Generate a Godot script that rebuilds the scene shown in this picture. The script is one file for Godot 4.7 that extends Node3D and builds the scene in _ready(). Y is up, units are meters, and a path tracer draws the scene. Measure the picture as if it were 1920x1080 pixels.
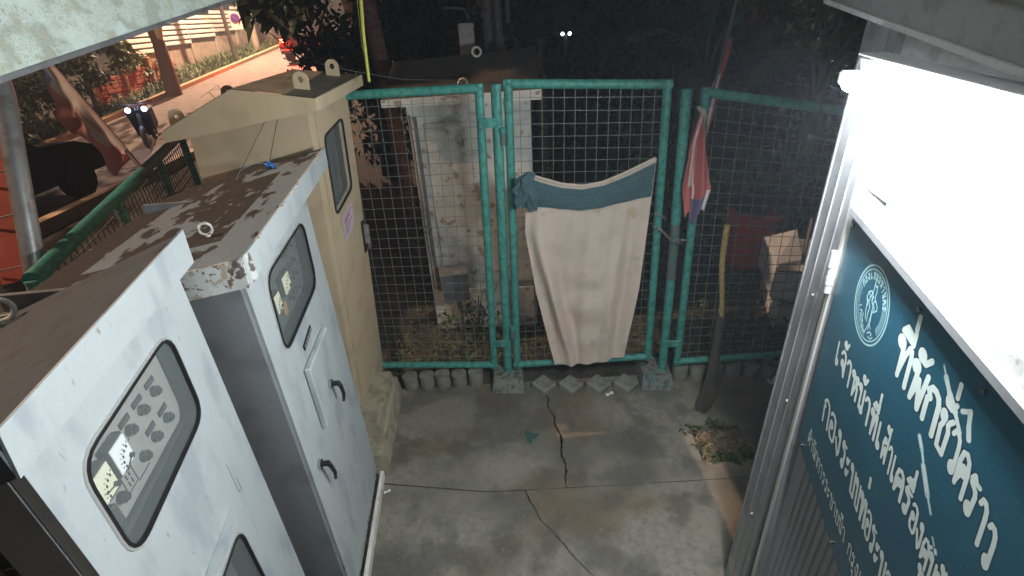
extends Node3D
# A night view of a fenced equipment yard: control cabinets, a mesh gate, a signed cabin wall under a lit tube.

const V := Vector3.ZERO
var rng := RandomNumberGenerator.new()
var M := {}
var boxes := {}
var unit_box := BoxMesh.new()
var names := {}

# ---------------------------------------------------------------- scene tree helpers
func numbered(called: String) -> String:
	if not names.has(called):
		names[called] = 0
		return called
	names[called] += 1
	return "%s_%03d" % [called, names[called]]

func thing(called: String, label: String, category: String, xf := Transform3D(), group := "") -> Node3D:
	var o := Node3D.new()
	o.name = numbered(called)
	add_child(o)
	o.transform = xf
	tag(o, label, category, group)
	return o

func tag(o: Node, label: String, category: String, group := "") -> void:
	o.set_meta("label", label)
	o.set_meta("category", category)
	if group:
		o.set_meta("group", group)

func part(parent: Node3D, called: String, mesh: Mesh, m: Material, at := Vector3.ZERO, b := Basis()) -> MeshInstance3D:
	var o := MeshInstance3D.new()
	o.mesh = mesh
	o.material_override = m
	o.transform = Transform3D(b, at)
	if parent == self:
		o.name = numbered(called)
	else:
		var n := called
		var k := 0
		while parent.has_node(n):
			k += 1
			n = "%s_%03d" % [called, k]
		o.name = n
	parent.add_child(o, true)
	return o

func structure(called: String, mesh: Mesh, m: Material, at := Vector3.ZERO) -> MeshInstance3D:
	var o := part(self, called, mesh, m, at)
	o.set_meta("kind", "structure")
	return o

func face_frame(o: Vector3, xdir: Vector2, lean := 0.0, pivot := 0.0) -> Transform3D:
	var x := Vector3(xdir.x, 0, xdir.y).normalized()
	var z0 := Vector3(-x.z, 0, x.x)
	var a := deg_to_rad(lean)
	var y := Vector3.UP * cos(a) + z0 * sin(a)
	var z := z0 * cos(a) - Vector3.UP * sin(a)
	return Transform3D(Basis(x, y, z), o + Vector3.UP * pivot - y * pivot)

# ---------------------------------------------------------------- mesh helpers (corners counter-clockwise from outside)
func begin(smooth := false) -> SurfaceTool:
	var st := SurfaceTool.new()
	st.begin(Mesh.PRIMITIVE_TRIANGLES)
	st.set_smooth_group(0 if smooth else -1)
	return st

func done(st: SurfaceTool) -> ArrayMesh:
	st.generate_normals()
	return st.commit()

func tri(st: SurfaceTool, a: Vector3, b: Vector3, c: Vector3, ua := Vector2.ZERO, ub := Vector2.ZERO, uc := Vector2.ZERO) -> void:
	st.set_uv(ua); st.add_vertex(a)
	st.set_uv(uc); st.add_vertex(c)
	st.set_uv(ub); st.add_vertex(b)

func quad(st: SurfaceTool, a: Vector3, b: Vector3, c: Vector3, d: Vector3, u0 := Vector2(0, 1), u1 := Vector2(1, 0)) -> void:
	tri(st, a, b, c, Vector2(u0.x, u0.y), Vector2(u1.x, u0.y), Vector2(u1.x, u1.y))
	tri(st, a, c, d, Vector2(u0.x, u0.y), Vector2(u1.x, u1.y), Vector2(u0.x, u1.y))

# eight corners: bottom ring a,b,c,d counter-clockwise seen from above, then the top ring
func hexa(st: SurfaceTool, p: Array) -> void:
	quad(st, p[3], p[2], p[1], p[0])
	quad(st, p[4], p[5], p[6], p[7])
	for i in 4:
		var j := (i + 1) % 4
		quad(st, p[i], p[j], p[4 + j], p[4 + i])

func block(st: SurfaceTool, lo: Vector3, hi: Vector3) -> void:
	hexa(st, [Vector3(lo.x, lo.y, hi.z), Vector3(hi.x, lo.y, hi.z), Vector3(hi.x, lo.y, lo.z), Vector3(lo.x, lo.y, lo.z),
		Vector3(lo.x, hi.y, hi.z), Vector3(hi.x, hi.y, hi.z), Vector3(hi.x, hi.y, lo.z), Vector3(lo.x, hi.y, lo.z)])

# box with chamfered edges, centred
func box(s: Vector3, bevel := 0.004) -> ArrayMesh:
	var key := [s, bevel]
	if boxes.has(key):
		return boxes[key]
	var st := begin()
	add_box(st, s, bevel, Transform3D())
	boxes[key] = done(st)
	return boxes[key]

func add_box(st: SurfaceTool, s: Vector3, bevel: float, xf: Transform3D) -> void:
	var h := s / 2.0
	var b := minf(bevel, minf(h.x, minf(h.y, h.z)) * 0.9)
	var axes := [[Vector3.RIGHT, Vector3.UP, Vector3.BACK], [Vector3.UP, Vector3.BACK, Vector3.RIGHT], [Vector3.BACK, Vector3.RIGHT, Vector3.UP]]
	for ax in axes:
		for sg in [1.0, -1.0]:
			var n: Vector3 = ax[0] * sg
			var u: Vector3 = ax[1]
			var w: Vector3 = ax[2] * sg
			var hn: float = absf(h.dot(n))
			var hu: float = absf(h.dot(u)) - b
			var hw: float = absf(h.dot(w)) - b
			quad(st, xf * (n * hn - u * hu - w * hw), xf * (n * hn + u * hu - w * hw), xf * (n * hn + u * hu + w * hw), xf * (n * hn - u * hu + w * hw))
	if b <= 0.0:
		return
	for i in 3:
		var u: Vector3 = axes[i][0]
		var v: Vector3 = axes[i][1]
		var w: Vector3 = axes[i][2]
		var hu: float = absf(h.dot(u)); var hv: float = absf(h.dot(v)); var hw: float = absf(h.dot(w)) - b
		for s1 in [1.0, -1.0]:
			for s2 in [1.0, -1.0]:
				var p: Vector3 = u * hu * s1 + v * (hv - b) * s2
				var q: Vector3 = u * (hu - b) * s1 + v * hv * s2
				if s1 * s2 > 0:
					quad(st, xf * (p - w * hw), xf * (q - w * hw), xf * (q + w * hw), xf * (p + w * hw))
				else:
					quad(st, xf * (q - w * hw), xf * (p - w * hw), xf * (p + w * hw), xf * (q + w * hw))
	for sx in [1.0, -1.0]:
		for sy in [1.0, -1.0]:
			for sz in [1.0, -1.0]:
				var a := Vector3(h.x * sx, (h.y - b) * sy, (h.z - b) * sz)
				var c := Vector3((h.x - b) * sx, h.y * sy, (h.z - b) * sz)
				var d := Vector3((h.x - b) * sx, (h.y - b) * sy, h.z * sz)
				if sx * sy * sz > 0:
					tri(st, xf * a, xf * c, xf * d)
				else:
					tri(st, xf * a, xf * d, xf * c)

func span(p: Vector3, q: Vector3) -> Basis:   # y axis along p -> q
	var y := (q - p).normalized()
	var x := y.cross(Vector3.BACK if absf(y.z) < 0.9 else Vector3.RIGHT).normalized()
	return Basis(x, y, x.cross(y))

# swept tube through points
func add_tube(st: SurfaceTool, pts: Array, r, n := 10, caps := true) -> void:
	var rings := []
	var b := Basis()
	for i in pts.size():
		var d: Vector3 = (pts[mini(i + 1, pts.size() - 1)] - pts[maxi(i - 1, 0)]).normalized()
		if i == 0:
			b = span(V, d)
		else:
			var q := Quaternion(b.y.normalized(), d)
			b = Basis(q) * b
		var rr: float = r[i] if r is Array else r
		var ring := []
		for k in n:
			var a := TAU * k / n
			ring.append(pts[i] + b.x * cos(a) * rr + b.z * sin(a) * rr)
		rings.append(ring)
	for i in pts.size() - 1:
		for k in n:
			var j := (k + 1) % n
			var u0 := Vector2(float(k) / n, float(i))
			quad(st, rings[i][j], rings[i][k], rings[i + 1][k], rings[i + 1][j], u0, u0 + Vector2(1.0 / n, 1))
	if caps:
		for e in [0, pts.size() - 1]:
			for k in range(1, n - 1):
				if e == 0:
					tri(st, rings[e][0], rings[e][k], rings[e][k + 1])
				else:
					tri(st, rings[e][0], rings[e][k + 1], rings[e][k])

func tube(pts: Array, r, n := 10, smooth := true, caps := true) -> ArrayMesh:
	var st := begin(smooth)
	if smooth and caps:
		add_tube(st, pts, r, n, false)
		st.set_smooth_group(-1)
		var e := begin(false)
		add_tube_caps(st, pts, r, n)
	else:
		add_tube(st, pts, r, n, caps)
	return done(st)

func add_tube_caps(st: SurfaceTool, pts: Array, r, n: int) -> void:
	for e in [0, pts.size() - 1]:
		var d: Vector3 = (pts[1] - pts[0]) if e == 0 else (pts[e] - pts[e - 1])
		var b := span(V, d)
		var rr: float = r[e] if r is Array else r
		for k in range(1, n - 1):
			var p := []
			for q in [0, k, k + 1]:
				p.append(pts[e] + (b.x * cos(TAU * q / n) + b.z * sin(TAU * q / n)) * rr)
			if e == 0:
				tri(st, p[0], p[1], p[2])
			else:
				tri(st, p[0], p[2], p[1])

func cyl(r: float, h: float, n := 16, r2 := -1.0) -> CylinderMesh:
	var c := CylinderMesh.new()
	c.bottom_radius = r
	c.top_radius = r if r2 < 0 else r2
	c.height = h
	c.radial_segments = n
	c.rings = 1
	return c

func torus(ri: float, ro: float, n := 24, k := 10) -> TorusMesh:
	var t := TorusMesh.new()
	t.inner_radius = ri
	t.outer_radius = ro
	t.rings = n
	t.ring_segments = k
	return t

func sphere(r: float, n := 16) -> SphereMesh:
	var s := SphereMesh.new()
	s.radius = r
	s.height = 2 * r
	s.radial_segments = n
	s.rings = n / 2
	return s

# rounded quadrilateral: corners counter-clockwise
func rpoly(c: Array, r: float, n := 5) -> PackedVector2Array:
	var out := PackedVector2Array()
	for i in 4:
		var p: Vector2 = c[i]
		var a: Vector2 = p + (c[(i + 3) % 4] - p).normalized() * r
		var b: Vector2 = p + (c[(i + 1) % 4] - p).normalized() * r
		for k in n + 1:
			var t := float(k) / n
			out.append(a.lerp(p, t).lerp(p.lerp(b, t), t))
	return out

func rect(u0: float, v0: float, u1: float, v1: float) -> Array:
	return [Vector2(u0, v0), Vector2(u1, v0), Vector2(u1, v1), Vector2(u0, v1)]

func grow(c: Array, g: float) -> Array:
	var m: Vector2 = (c[0] + c[1] + c[2] + c[3]) / 4.0
	var out := []
	for p in c:
		out.append(p + (p - m).sign() * g)
	return out

func p3(p: Vector2, z: float) -> Vector3:
	return Vector3(p.x, p.y, z)

func extrude(poly: PackedVector2Array, z0: float, z1: float) -> ArrayMesh:
	var st := begin()
	add_extrude(st, poly, z0, z1)
	return done(st)

func add_extrude(st: SurfaceTool, poly: PackedVector2Array, z0: float, z1: float, sides := true) -> void:
	if Geometry2D.is_polygon_clockwise(poly):
		poly.reverse()
	# Geometry2D counts y downwards; make sure that the order is counter-clockwise with y up
	var area := 0.0
	for i in poly.size():
		area += poly[i].cross(poly[(i + 1) % poly.size()])
	if area < 0:
		poly.reverse()
	var idx := Geometry2D.triangulate_polygon(poly)
	for i in range(0, idx.size(), 3):
		var a := poly[idx[i]]; var b := poly[idx[i + 1]]; var c := poly[idx[i + 2]]
		if (b - a).cross(c - a) < 0:
			var t := b
			b = c
			c = t
		tri(st, p3(a, z1), p3(b, z1), p3(c, z1), a, b, c)
		tri(st, p3(a, z0), p3(c, z0), p3(b, z0), a, c, b)
	if sides:
		for i in poly.size():
			var j := (i + 1) % poly.size()
			quad(st, p3(poly[i], z0), p3(poly[j], z0), p3(poly[j], z1), p3(poly[i], z1))

# frame between two outlines with as many points
func ring(outer: PackedVector2Array, inner: PackedVector2Array, z0: float, z1: float) -> ArrayMesh:
	var st := begin()
	var n := outer.size()
	for i in n:
		var j := (i + 1) % n
		quad(st, p3(outer[i], z1), p3(outer[j], z1), p3(inner[j], z1), p3(inner[i], z1))
		quad(st, p3(outer[i], z0), p3(outer[j], z0), p3(outer[j], z1), p3(outer[i], z1))
		quad(st, p3(inner[j], z0), p3(inner[i], z0), p3(inner[i], z1), p3(inner[j], z1))
		quad(st, p3(inner[i], z0), p3(inner[j], z0), p3(outer[j], z0), p3(outer[i], z0))
	return done(st)

# plate with a rounded opening; outer has four corners, inner comes from rpoly
func add_plate(st: SurfaceTool, outer: Array, inner: PackedVector2Array, z0: float, z1: float) -> void:
	var per := inner.size() / 4
	for i in 4:
		var j := (i + 1) % 4
		for k in per - 1:
			tri(st, p3(outer[i], z1), p3(inner[i * per + k + 1], z1), p3(inner[i * per + k], z1))
		var a := inner[i * per + per - 1]
		var b := inner[j * per]
		quad(st, p3(outer[i], z1), p3(outer[j], z1), p3(b, z1), p3(a, z1))
		quad(st, p3(outer[i], z0), p3(outer[j], z0), p3(outer[j], z1), p3(outer[i], z1))
	var n := inner.size()
	for i in n:
		var j := (i + 1) % n
		quad(st, p3(inner[j], z0), p3(inner[i], z0), p3(inner[i], z1), p3(inner[j], z1))

# smooth grid surface from a function (s, t) -> Vector3
func grid(f: Callable, nu: int, nv: int, thick := 0.0) -> ArrayMesh:
	var st := begin(true)
	for j in nv:
		for i in nu:
			var s0 := float(i) / nu; var s1 := float(i + 1) / nu
			var t0 := float(j) / nv; var t1 := float(j + 1) / nv
			quad(st, f.call(s0, t1), f.call(s1, t1), f.call(s1, t0), f.call(s0, t0), Vector2(s0, t1), Vector2(s1, t0))
	st.index()
	st.generate_normals()
	return st.commit()

func leaf_copies(parent: Node3D, called: String, mesh: Mesh, m: Material, places: Array, tints := []) -> MultiMeshInstance3D:
	var mm := MultiMesh.new()
	mm.transform_format = MultiMesh.TRANSFORM_3D
	mm.use_colors = tints.size() > 0
	mm.mesh = mesh
	mm.instance_count = places.size()
	for i in places.size():
		mm.set_instance_transform(i, places[i])
		if mm.use_colors:
			mm.set_instance_color(i, tints[i])
	var o := MultiMeshInstance3D.new()
	o.multimesh = mm
	o.material_override = m
	o.name = called if parent != self else numbered(called)
	parent.add_child(o, true)
	o.set_meta("kind", "stuff")
	return o

func leaf_mesh(l: float, w: float, droop := 0.2) -> ArrayMesh:
	var st := begin()
	var a := V
	var t := Vector3(0, -droop * l, l)
	var m := Vector3(0, -droop * 0.15 * l, l * 0.45)
	var p := m + Vector3(w / 2, w * 0.15, 0)
	var q := m + Vector3(-w / 2, w * 0.15, 0)
	tri(st, a, m, p); tri(st, m, t, p); tri(st, a, q, m); tri(st, q, t, m)
	return done(st)

# ---------------------------------------------------------------- materials
func srgb(r: float, g: float, b: float) -> Color:
	return Color(r, g, b).linear_to_srgb()

func flat(r: float, g: float, b: float, rough := 0.6, metal := 0.0) -> StandardMaterial3D:
	var m := StandardMaterial3D.new()
	m.albedo_color = srgb(r, g, b)
	m.roughness = rough
	m.metallic = metal
	return m

func noise_image(n: int, freq: float, octaves: int, sd: int, type := FastNoiseLite.TYPE_SIMPLEX_SMOOTH) -> PackedByteArray:
	var f := FastNoiseLite.new()
	f.noise_type = type
	f.seed = sd
	f.frequency = freq / n
	f.fractal_octaves = octaves
	f.fractal_type = FastNoiseLite.FRACTAL_FBM if octaves > 1 else FastNoiseLite.FRACTAL_NONE
	var im := f.get_seamless_image(n, n, false, false, 0.12)
	im.convert(Image.FORMAT_L8)
	return im.get_data()

# layers: [linear colour, frequency, octaves, threshold 0..1, softness, strength, seed]
func grime(n: int, base: Color, layers: Array, mottle := 0.06, sd := 1) -> Image:
	var r := PackedFloat32Array(); r.resize(n * n)
	var g := PackedFloat32Array(); g.resize(n * n)
	var b := PackedFloat32Array(); b.resize(n * n)
	var fine := noise_image(n, 60.0, 3, sd)
	for i in n * n:
		var k := 1.0 + mottle * (fine[i] / 127.5 - 1.0) * 2.0
		r[i] = base.r * k; g[i] = base.g * k; b[i] = base.b * k
	for l in layers:
		var f := noise_image(n, l[1], l[2], l[6])
		var c: Color = l[0]
		var th: float = l[3]
		var so: float = l[4]
		var up: float = l[5]
		for i in n * n:
			var t := clampf((f[i] / 255.0 - th) / so, 0.0, 1.0) * up
			if t > 0.0:
				r[i] = lerpf(r[i], c.r, t); g[i] = lerpf(g[i], c.g, t); b[i] = lerpf(b[i], c.b, t)
	var data := PackedByteArray()
	data.resize(n * n * 3)
	for i in n * n:
		data[i * 3] = int(255.0 * pow(clampf(r[i], 0, 1), 1.0 / 2.2))
		data[i * 3 + 1] = int(255.0 * pow(clampf(g[i], 0, 1), 1.0 / 2.2))
		data[i * 3 + 2] = int(255.0 * pow(clampf(b[i], 0, 1), 1.0 / 2.2))
	return Image.create_from_data(n, n, false, Image.FORMAT_RGB8, data)

func textured(im: Image, scale := 1.0, rough := 0.6, world := false, triplanar := true) -> StandardMaterial3D:
	var m := StandardMaterial3D.new()
	m.albedo_texture = ImageTexture.create_from_image(im)
	m.roughness = rough
	if triplanar:
		m.uv1_triplanar = true
		m.uv1_world_triplanar = world
		m.uv1_scale = Vector3.ONE * scale
	return m

func relief(m: StandardMaterial3D, freq: float, cm: float, sd := 5, octaves := 4) -> StandardMaterial3D:
	var n := 256
	var data := noise_image(n, freq, octaves, sd)
	m.heightmap_enabled = true
	m.heightmap_texture = ImageTexture.create_from_image(Image.create_from_data(n, n, false, Image.FORMAT_L8, data))
	m.heightmap_scale = cm
	return m

func glass_mat(a := 0.08) -> StandardMaterial3D:
	var m := StandardMaterial3D.new()
	m.albedo_color = Color(0.9, 0.95, 0.95, a)
	m.transparency = BaseMaterial3D.TRANSPARENCY_ALPHA
	m.roughness = 0.04
	m.metallic_specular = 0.2
	return m

func glow(c: Color, e: float) -> StandardMaterial3D:
	var m := StandardMaterial3D.new()
	m.albedo_color = Color(0.9, 0.9, 0.9)
	m.emission_enabled = true
	m.emission = c
	m.emission_energy_multiplier = e
	return m

func leaf_mat(r: float, g: float, b: float) -> StandardMaterial3D:
	var m := flat(r, g, b, 0.55)
	m.backlight_enabled = true
	m.backlight = srgb(r * 1.2, g * 1.2, b * 0.6)
	m.vertex_color_use_as_albedo = true
	return m

func materials() -> void:
	M.white = textured(grime(512, Color(0.43, 0.468, 0.478), [[Color(0.26, 0.295, 0.335), 5.0, 5, 0.52, 0.26, 0.55, 3], [Color(0.20, 0.12, 0.06), 30.0, 2, 0.86, 0.05, 0.6, 9]], 0.015), 0.9, 0.45)
	M.white.uv1_scale = Vector3(1.2, 0.5, 1.2)
	M.shaded_side = textured(grime(256, Color(0.20, 0.21, 0.22), [[Color(0.12, 0.125, 0.13), 4.0, 3, 0.5, 0.25, 0.6, 13]], 0.03), 0.9, 0.5)  # white paint greyed: shade on the cabinet sides is in the colour
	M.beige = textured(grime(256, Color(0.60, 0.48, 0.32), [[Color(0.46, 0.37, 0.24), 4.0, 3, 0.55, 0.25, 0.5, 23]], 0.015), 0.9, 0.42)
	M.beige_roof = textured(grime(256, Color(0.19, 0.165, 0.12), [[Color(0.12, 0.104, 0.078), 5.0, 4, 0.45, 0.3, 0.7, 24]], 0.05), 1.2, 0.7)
	M.dirty_roof = textured(grime(256, Color(0.055, 0.075, 0.095), [[Color(0.034, 0.046, 0.058), 7.0, 4, 0.5, 0.25, 0.8, 33], [Color(0.085, 0.105, 0.125), 22.0, 3, 0.66, 0.1, 0.5, 34]], 0.06), 1.3, 0.75)
	M.brown_roof = textured(grime(256, Color(0.06, 0.047, 0.038), [[Color(0.032, 0.026, 0.023), 5.0, 4, 0.5, 0.25, 0.8, 43]], 0.08), 1.2, 0.8)
	M.rust_lip = textured(grime(512, Color(0.58, 0.60, 0.58), [[Color(0.35, 0.24, 0.13), 14.0, 4, 0.60, 0.10, 0.75, 51], [Color(0.13, 0.06, 0.03), 18.0, 4, 0.66, 0.04, 0.95, 52], [Color(0.07, 0.04, 0.03), 9.0, 4, 0.72, 0.04, 0.95, 53]], 0.03), 1.5, 0.55)
	M.white_old = textured(grime(512, Color(0.80, 0.78, 0.74), [[Color(0.56, 0.54, 0.50), 5.0, 3, 0.5, 0.25, 0.6, 61], [Color(0.30, 0.17, 0.08), 7.0, 4, 0.72, 0.1, 0.7, 62]], 0.03), 1.0, 0.55)
	M.green = textured(grime(256, Color(0.050, 0.30, 0.25), [[Color(0.025, 0.16, 0.135), 7.0, 4, 0.52, 0.15, 0.75, 71], [Color(0.17, 0.38, 0.33), 9.0, 3, 0.66, 0.1, 0.5, 72], [Color(0.10, 0.06, 0.04), 20.0, 3, 0.80, 0.04, 0.8, 73]], 0.08), 2.4, 0.5)
	M.green_worn = textured(grime(256, Color(0.11, 0.13, 0.12), [[Color(0.03, 0.17, 0.14), 7.0, 4, 0.55, 0.1, 0.9, 75]], 0.08), 2.4, 0.6)
	M.wire = flat(0.17, 0.20, 0.175, 0.5, 0.3)
	M.steel = textured(grime(256, Color(0.42, 0.42, 0.42), [[Color(0.2, 0.17, 0.14), 8.0, 4, 0.55, 0.15, 0.7, 81]], 0.05), 1.5, 0.3)
	M.steel.metallic = 0.55
	M.galv = textured(grime(256, Color(0.16, 0.16, 0.165), [[Color(0.10, 0.10, 0.10), 6.0, 3, 0.5, 0.2, 0.7, 82]], 0.05), 1.5, 0.5)
	M.alu = textured(grime(256, Color(0.33, 0.34, 0.36), [[Color(0.22, 0.225, 0.23), 5.0, 3, 0.5, 0.25, 0.6, 91]], 0.03), 1.2, 0.38)
	M.alu.metallic = 0.35
	M.alu_bright = flat(0.62, 0.62, 0.60, 0.3, 0.5)
	M.black = flat(0.012, 0.012, 0.013, 0.4)
	M.rubber = flat(0.03, 0.032, 0.034, 0.55)
	M.near_black = flat(0.03, 0.03, 0.032, 0.8)
	M.panel = textured(grime(128, Color(0.25, 0.247, 0.225), [[Color(0.19, 0.187, 0.17), 4.0, 2, 0.5, 0.3, 0.4, 95]], 0.02), 2.0, 0.5)
	M.panel_dark = flat(0.06, 0.065, 0.065, 0.5)
	M.paper = flat(0.72, 0.74, 0.74, 0.8)
	M.paper_yellow = flat(0.64, 0.63, 0.46, 0.8)
	M.lens = flat(0.03, 0.03, 0.03, 0.25)
	M.chrome = flat(0.5, 0.5, 0.5, 0.18, 1.0)
	M.glass = glass_mat(0.06)
	M.clear = glass_mat(0.12)
	M.concrete = relief(textured(grime(512, Color(0.25, 0.24, 0.21), [[Color(0.13, 0.125, 0.105), 6.0, 4, 0.5, 0.2, 0.8, 101], [Color(0.26, 0.25, 0.20), 14.0, 3, 0.62, 0.1, 0.5, 102]], 0.12), 1.6, 0.9), 40.0, 0.35, 103)
	M.plinth = relief(textured(grime(256, Color(0.40, 0.36, 0.26), [[Color(0.20, 0.175, 0.11), 5.0, 5, 0.46, 0.32, 0.7, 111]], 0.10), 1.6, 0.9), 40.0, 0.3, 112)
	M.footing = relief(textured(grime(256, Color(0.22, 0.22, 0.20), [[Color(0.04, 0.20, 0.165), 4.0, 4, 0.54, 0.12, 0.55, 113], [Color(0.06, 0.055, 0.045), 8.0, 4, 0.56, 0.15, 0.8, 114]], 0.12), 2.5, 0.9), 40.0, 0.4, 115)
	M.soil = relief(textured(grime(256, Color(0.055, 0.046, 0.034), [[Color(0.022, 0.021, 0.014), 7.0, 4, 0.48, 0.2, 0.8, 121], [Color(0.12, 0.10, 0.07), 34.0, 2, 0.74, 0.06, 0.7, 122]], 0.2), 1.0, 0.95, true), 30.0, 1.2, 123)
	M.rubble_soil = relief(textured(grime(128, Color(0.22, 0.17, 0.11), [[Color(0.09, 0.07, 0.045), 9.0, 3, 0.5, 0.2, 0.8, 125]], 0.2), 4.0, 0.95), 30.0, 0.8, 126)
	M.asphalt = relief(textured(grime(256, Color(0.23, 0.19, 0.17), [[Color(0.14, 0.12, 0.11), 5.0, 4, 0.5, 0.25, 0.7, 131]], 0.12), 0.35, 0.9, true), 60.0, 0.5, 132)
	M.bamboo = textured(grime(128, Color(0.42, 0.30, 0.11), [[Color(0.20, 0.13, 0.05), 6.0, 4, 0.55, 0.15, 0.7, 141]], 0.08), 5.0, 0.5)
	M.broom_head = textured(grime(128, Color(0.055, 0.045, 0.035), [[Color(0.11, 0.09, 0.07), 12.0, 3, 0.55, 0.15, 0.8, 143]], 0.15), 6.0, 0.9)
	M.bark = relief(textured(grime(128, Color(0.085, 0.055, 0.042), [[Color(0.035, 0.026, 0.02), 9.0, 4, 0.5, 0.15, 0.8, 151]], 0.15), 1.6, 0.9), 18.0, 1.5, 152)
	M.bark_red = relief(textured(grime(128, Color(0.12, 0.062, 0.05), [[Color(0.05, 0.028, 0.025), 9.0, 4, 0.5, 0.15, 0.8, 153]], 0.15), 1.6, 0.9), 18.0, 1.5, 154)
	M.cloth = textured(grime(512, Color(0.74, 0.62, 0.525), [[Color(0.60, 0.50, 0.43), 4.0, 3, 0.55, 0.25, 0.5, 161], [Color(0.52, 0.40, 0.22), 4.0, 4, 0.78, 0.1, 0.5, 162]], 0.02), 1.1, 0.95)
	M.cloth.backlight_enabled = true
	M.cloth.backlight = Color(0.5, 0.42, 0.34)
	M.hem = dotted()
	M.flag = striped()
	M.flag_tail = striped(true)
	M.orange = textured(grime(128, Color(0.50, 0.085, 0.05), [[Color(0.30, 0.05, 0.03), 5.0, 3, 0.55, 0.2, 0.6, 171]], 0.05), 1.5, 0.6)
	M.red_plastic = textured(grime(128, Color(0.78, 0.05, 0.04), [[Color(0.6, 0.04, 0.035), 5.0, 3, 0.5, 0.2, 0.6, 173]], 0.05), 2.0, 0.45)
	M.foam = textured(grime(128, Color(0.78, 0.78, 0.77), [[Color(0.58, 0.58, 0.57), 5.0, 3, 0.5, 0.25, 0.7, 175]], 0.06), 2.0, 0.85)
	M.wall = relief(textured(grime(256, Color(0.50, 0.50, 0.49), [[Color(0.32, 0.31, 0.29), 7.0, 4, 0.58, 0.15, 0.6, 181], [Color(0.20, 0.19, 0.17), 24.0, 3, 0.76, 0.06, 0.6, 182]], 0.04), 1.6, 0.5), 60.0, 0.03, 183)
	M.wall_grey = relief(textured(grime(256, Color(0.27, 0.275, 0.27), [[Color(0.16, 0.16, 0.15), 6.0, 4, 0.5, 0.2, 0.6, 185]], 0.06), 1.6, 0.55), 80.0, 0.2, 186)
	M.stipple = relief(textured(grime(256, Color(0.26, 0.28, 0.29), [[Color(0.18, 0.19, 0.20), 50.0, 2, 0.5, 0.1, 0.6, 188]], 0.10), 3.0, 0.45), 90.0, 0.25, 189)
	M.barge = textured(grime(512, Color(0.56, 0.64, 0.58), [[Color(0.27, 0.28, 0.23), 6.0, 4, 0.52, 0.18, 0.65, 191], [Color(0.14, 0.14, 0.10), 100.0, 3, 0.68, 0.08, 0.7, 192], [Color(0.42, 0.38, 0.27), 12.0, 4, 0.58, 0.12, 0.6, 194], [Color(0.68, 0.78, 0.74), 5.0, 3, 0.60, 0.15, 0.6, 193]], 0.06), 1.3, 0.6)
	M.sheet = textured(grime(128, Color(0.50, 0.52, 0.50), [[Color(0.33, 0.34, 0.32), 5.0, 3, 0.5, 0.25, 0.6, 195]], 0.04), 1.5, 0.45)
	M.car = flat(0.004, 0.004, 0.005, 0.8)
	M.car.metallic_specular = 0.2
	M.car_glass = flat(0.006, 0.007, 0.008, 0.08)
	M.leaf_dark = leaf_mat(0.035, 0.055, 0.022)
	M.leaf_mid = leaf_mat(0.05, 0.09, 0.025)
	M.leaf_lamplit = leaf_mat(0.09, 0.12, 0.035)  # lighter, warmer leaves: lamplight mixed into their colour
	M.grass = leaf_mat(0.06, 0.10, 0.03)
	M.dead = leaf_mat(0.14, 0.10, 0.06)
	M.blue = flat(0.03, 0.16, 0.45, 0.5)
	M.lime = flat(0.72, 0.72, 0.16, 0.6)
	M.lime.backlight_enabled = true
	M.lime.backlight = Color(0.6, 0.6, 0.2)
	M.wall_far = textured(grime(128, Color(0.34, 0.28, 0.22), [[Color(0.2, 0.16, 0.12), 5.0, 3, 0.5, 0.25, 0.6, 201]], 0.06), 0.5, 0.85)
	M.slat_white = flat(0.70, 0.66, 0.60, 0.6)
	M.brick = textured(grime(128, Color(0.36, 0.12, 0.05), [[Color(0.2, 0.06, 0.03), 8.0, 3, 0.5, 0.2, 0.7, 203]], 0.1), 1.0, 0.85)
	M.post_pale = flat(0.42, 0.30, 0.18, 0.8)
	M.blue_grey = flat(0.15, 0.17, 0.21, 0.6)

func dotted() -> StandardMaterial3D:
	var n := 1024
	var im := grime(256, Color(0.060, 0.125, 0.145), [[Color(0.042, 0.092, 0.105), 6.0, 3, 0.5, 0.25, 0.6, 165]], 0.04)
	im.resize(n, n / 4)
	var dot := Color(0.10, 0.11, 0.20)
	for j in 5:
		for i in 27:
			var cx := int((i + 0.5 * (j % 2) + 0.25) * n / 27.0)
			var cy := int((j + 0.5) * n / 4 / 5.0)
			for dy in range(-7, 8):
				for dx in range(-4, 5):
					if dx * dx * 0.45 + dy * dy * 0.12 < 5 and cx + dx < n and cy + dy < n / 4 and cx + dx >= 0 and cy + dy >= 0:
						im.set_pixel(cx + dx, cy + dy, dot)
	return textured(im, 1.0, 0.95, false, false)

func striped(tail := false) -> StandardMaterial3D:
	var im := Image.create(60, 16, false, Image.FORMAT_RGB8)
	var red := srgb(0.52, 0.14, 0.13); var white := srgb(0.68, 0.64, 0.58); var navy := srgb(0.16, 0.145, 0.26)
	im.fill_rect(Rect2i(0, 0, 10, 16), red)
	im.fill_rect(Rect2i(10, 0, 10, 16), white)
	im.fill_rect(Rect2i(20, 0, 20, 16), navy)
	im.fill_rect(Rect2i(40, 0, 10, 16), white)
	im.fill_rect(Rect2i(50, 0, 10, 16), red)
	if tail:
		im.fill(red)
		im.fill_rect(Rect2i(14, 0, 15, 10), white)
		im.fill_rect(Rect2i(24, 8, 6, 5), white)
		im.fill_rect(Rect2i(26, 13, 34, 3), navy)
		im.fill_rect(Rect2i(50, 12, 10, 4), white)
	var m := textured(im, 1.0, 0.9, false, false)
	m.texture_filter = BaseMaterial3D.TEXTURE_FILTER_NEAREST
	m.backlight_enabled = true
	m.backlight = Color(0.3, 0.3, 0.3)
	return m

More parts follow.
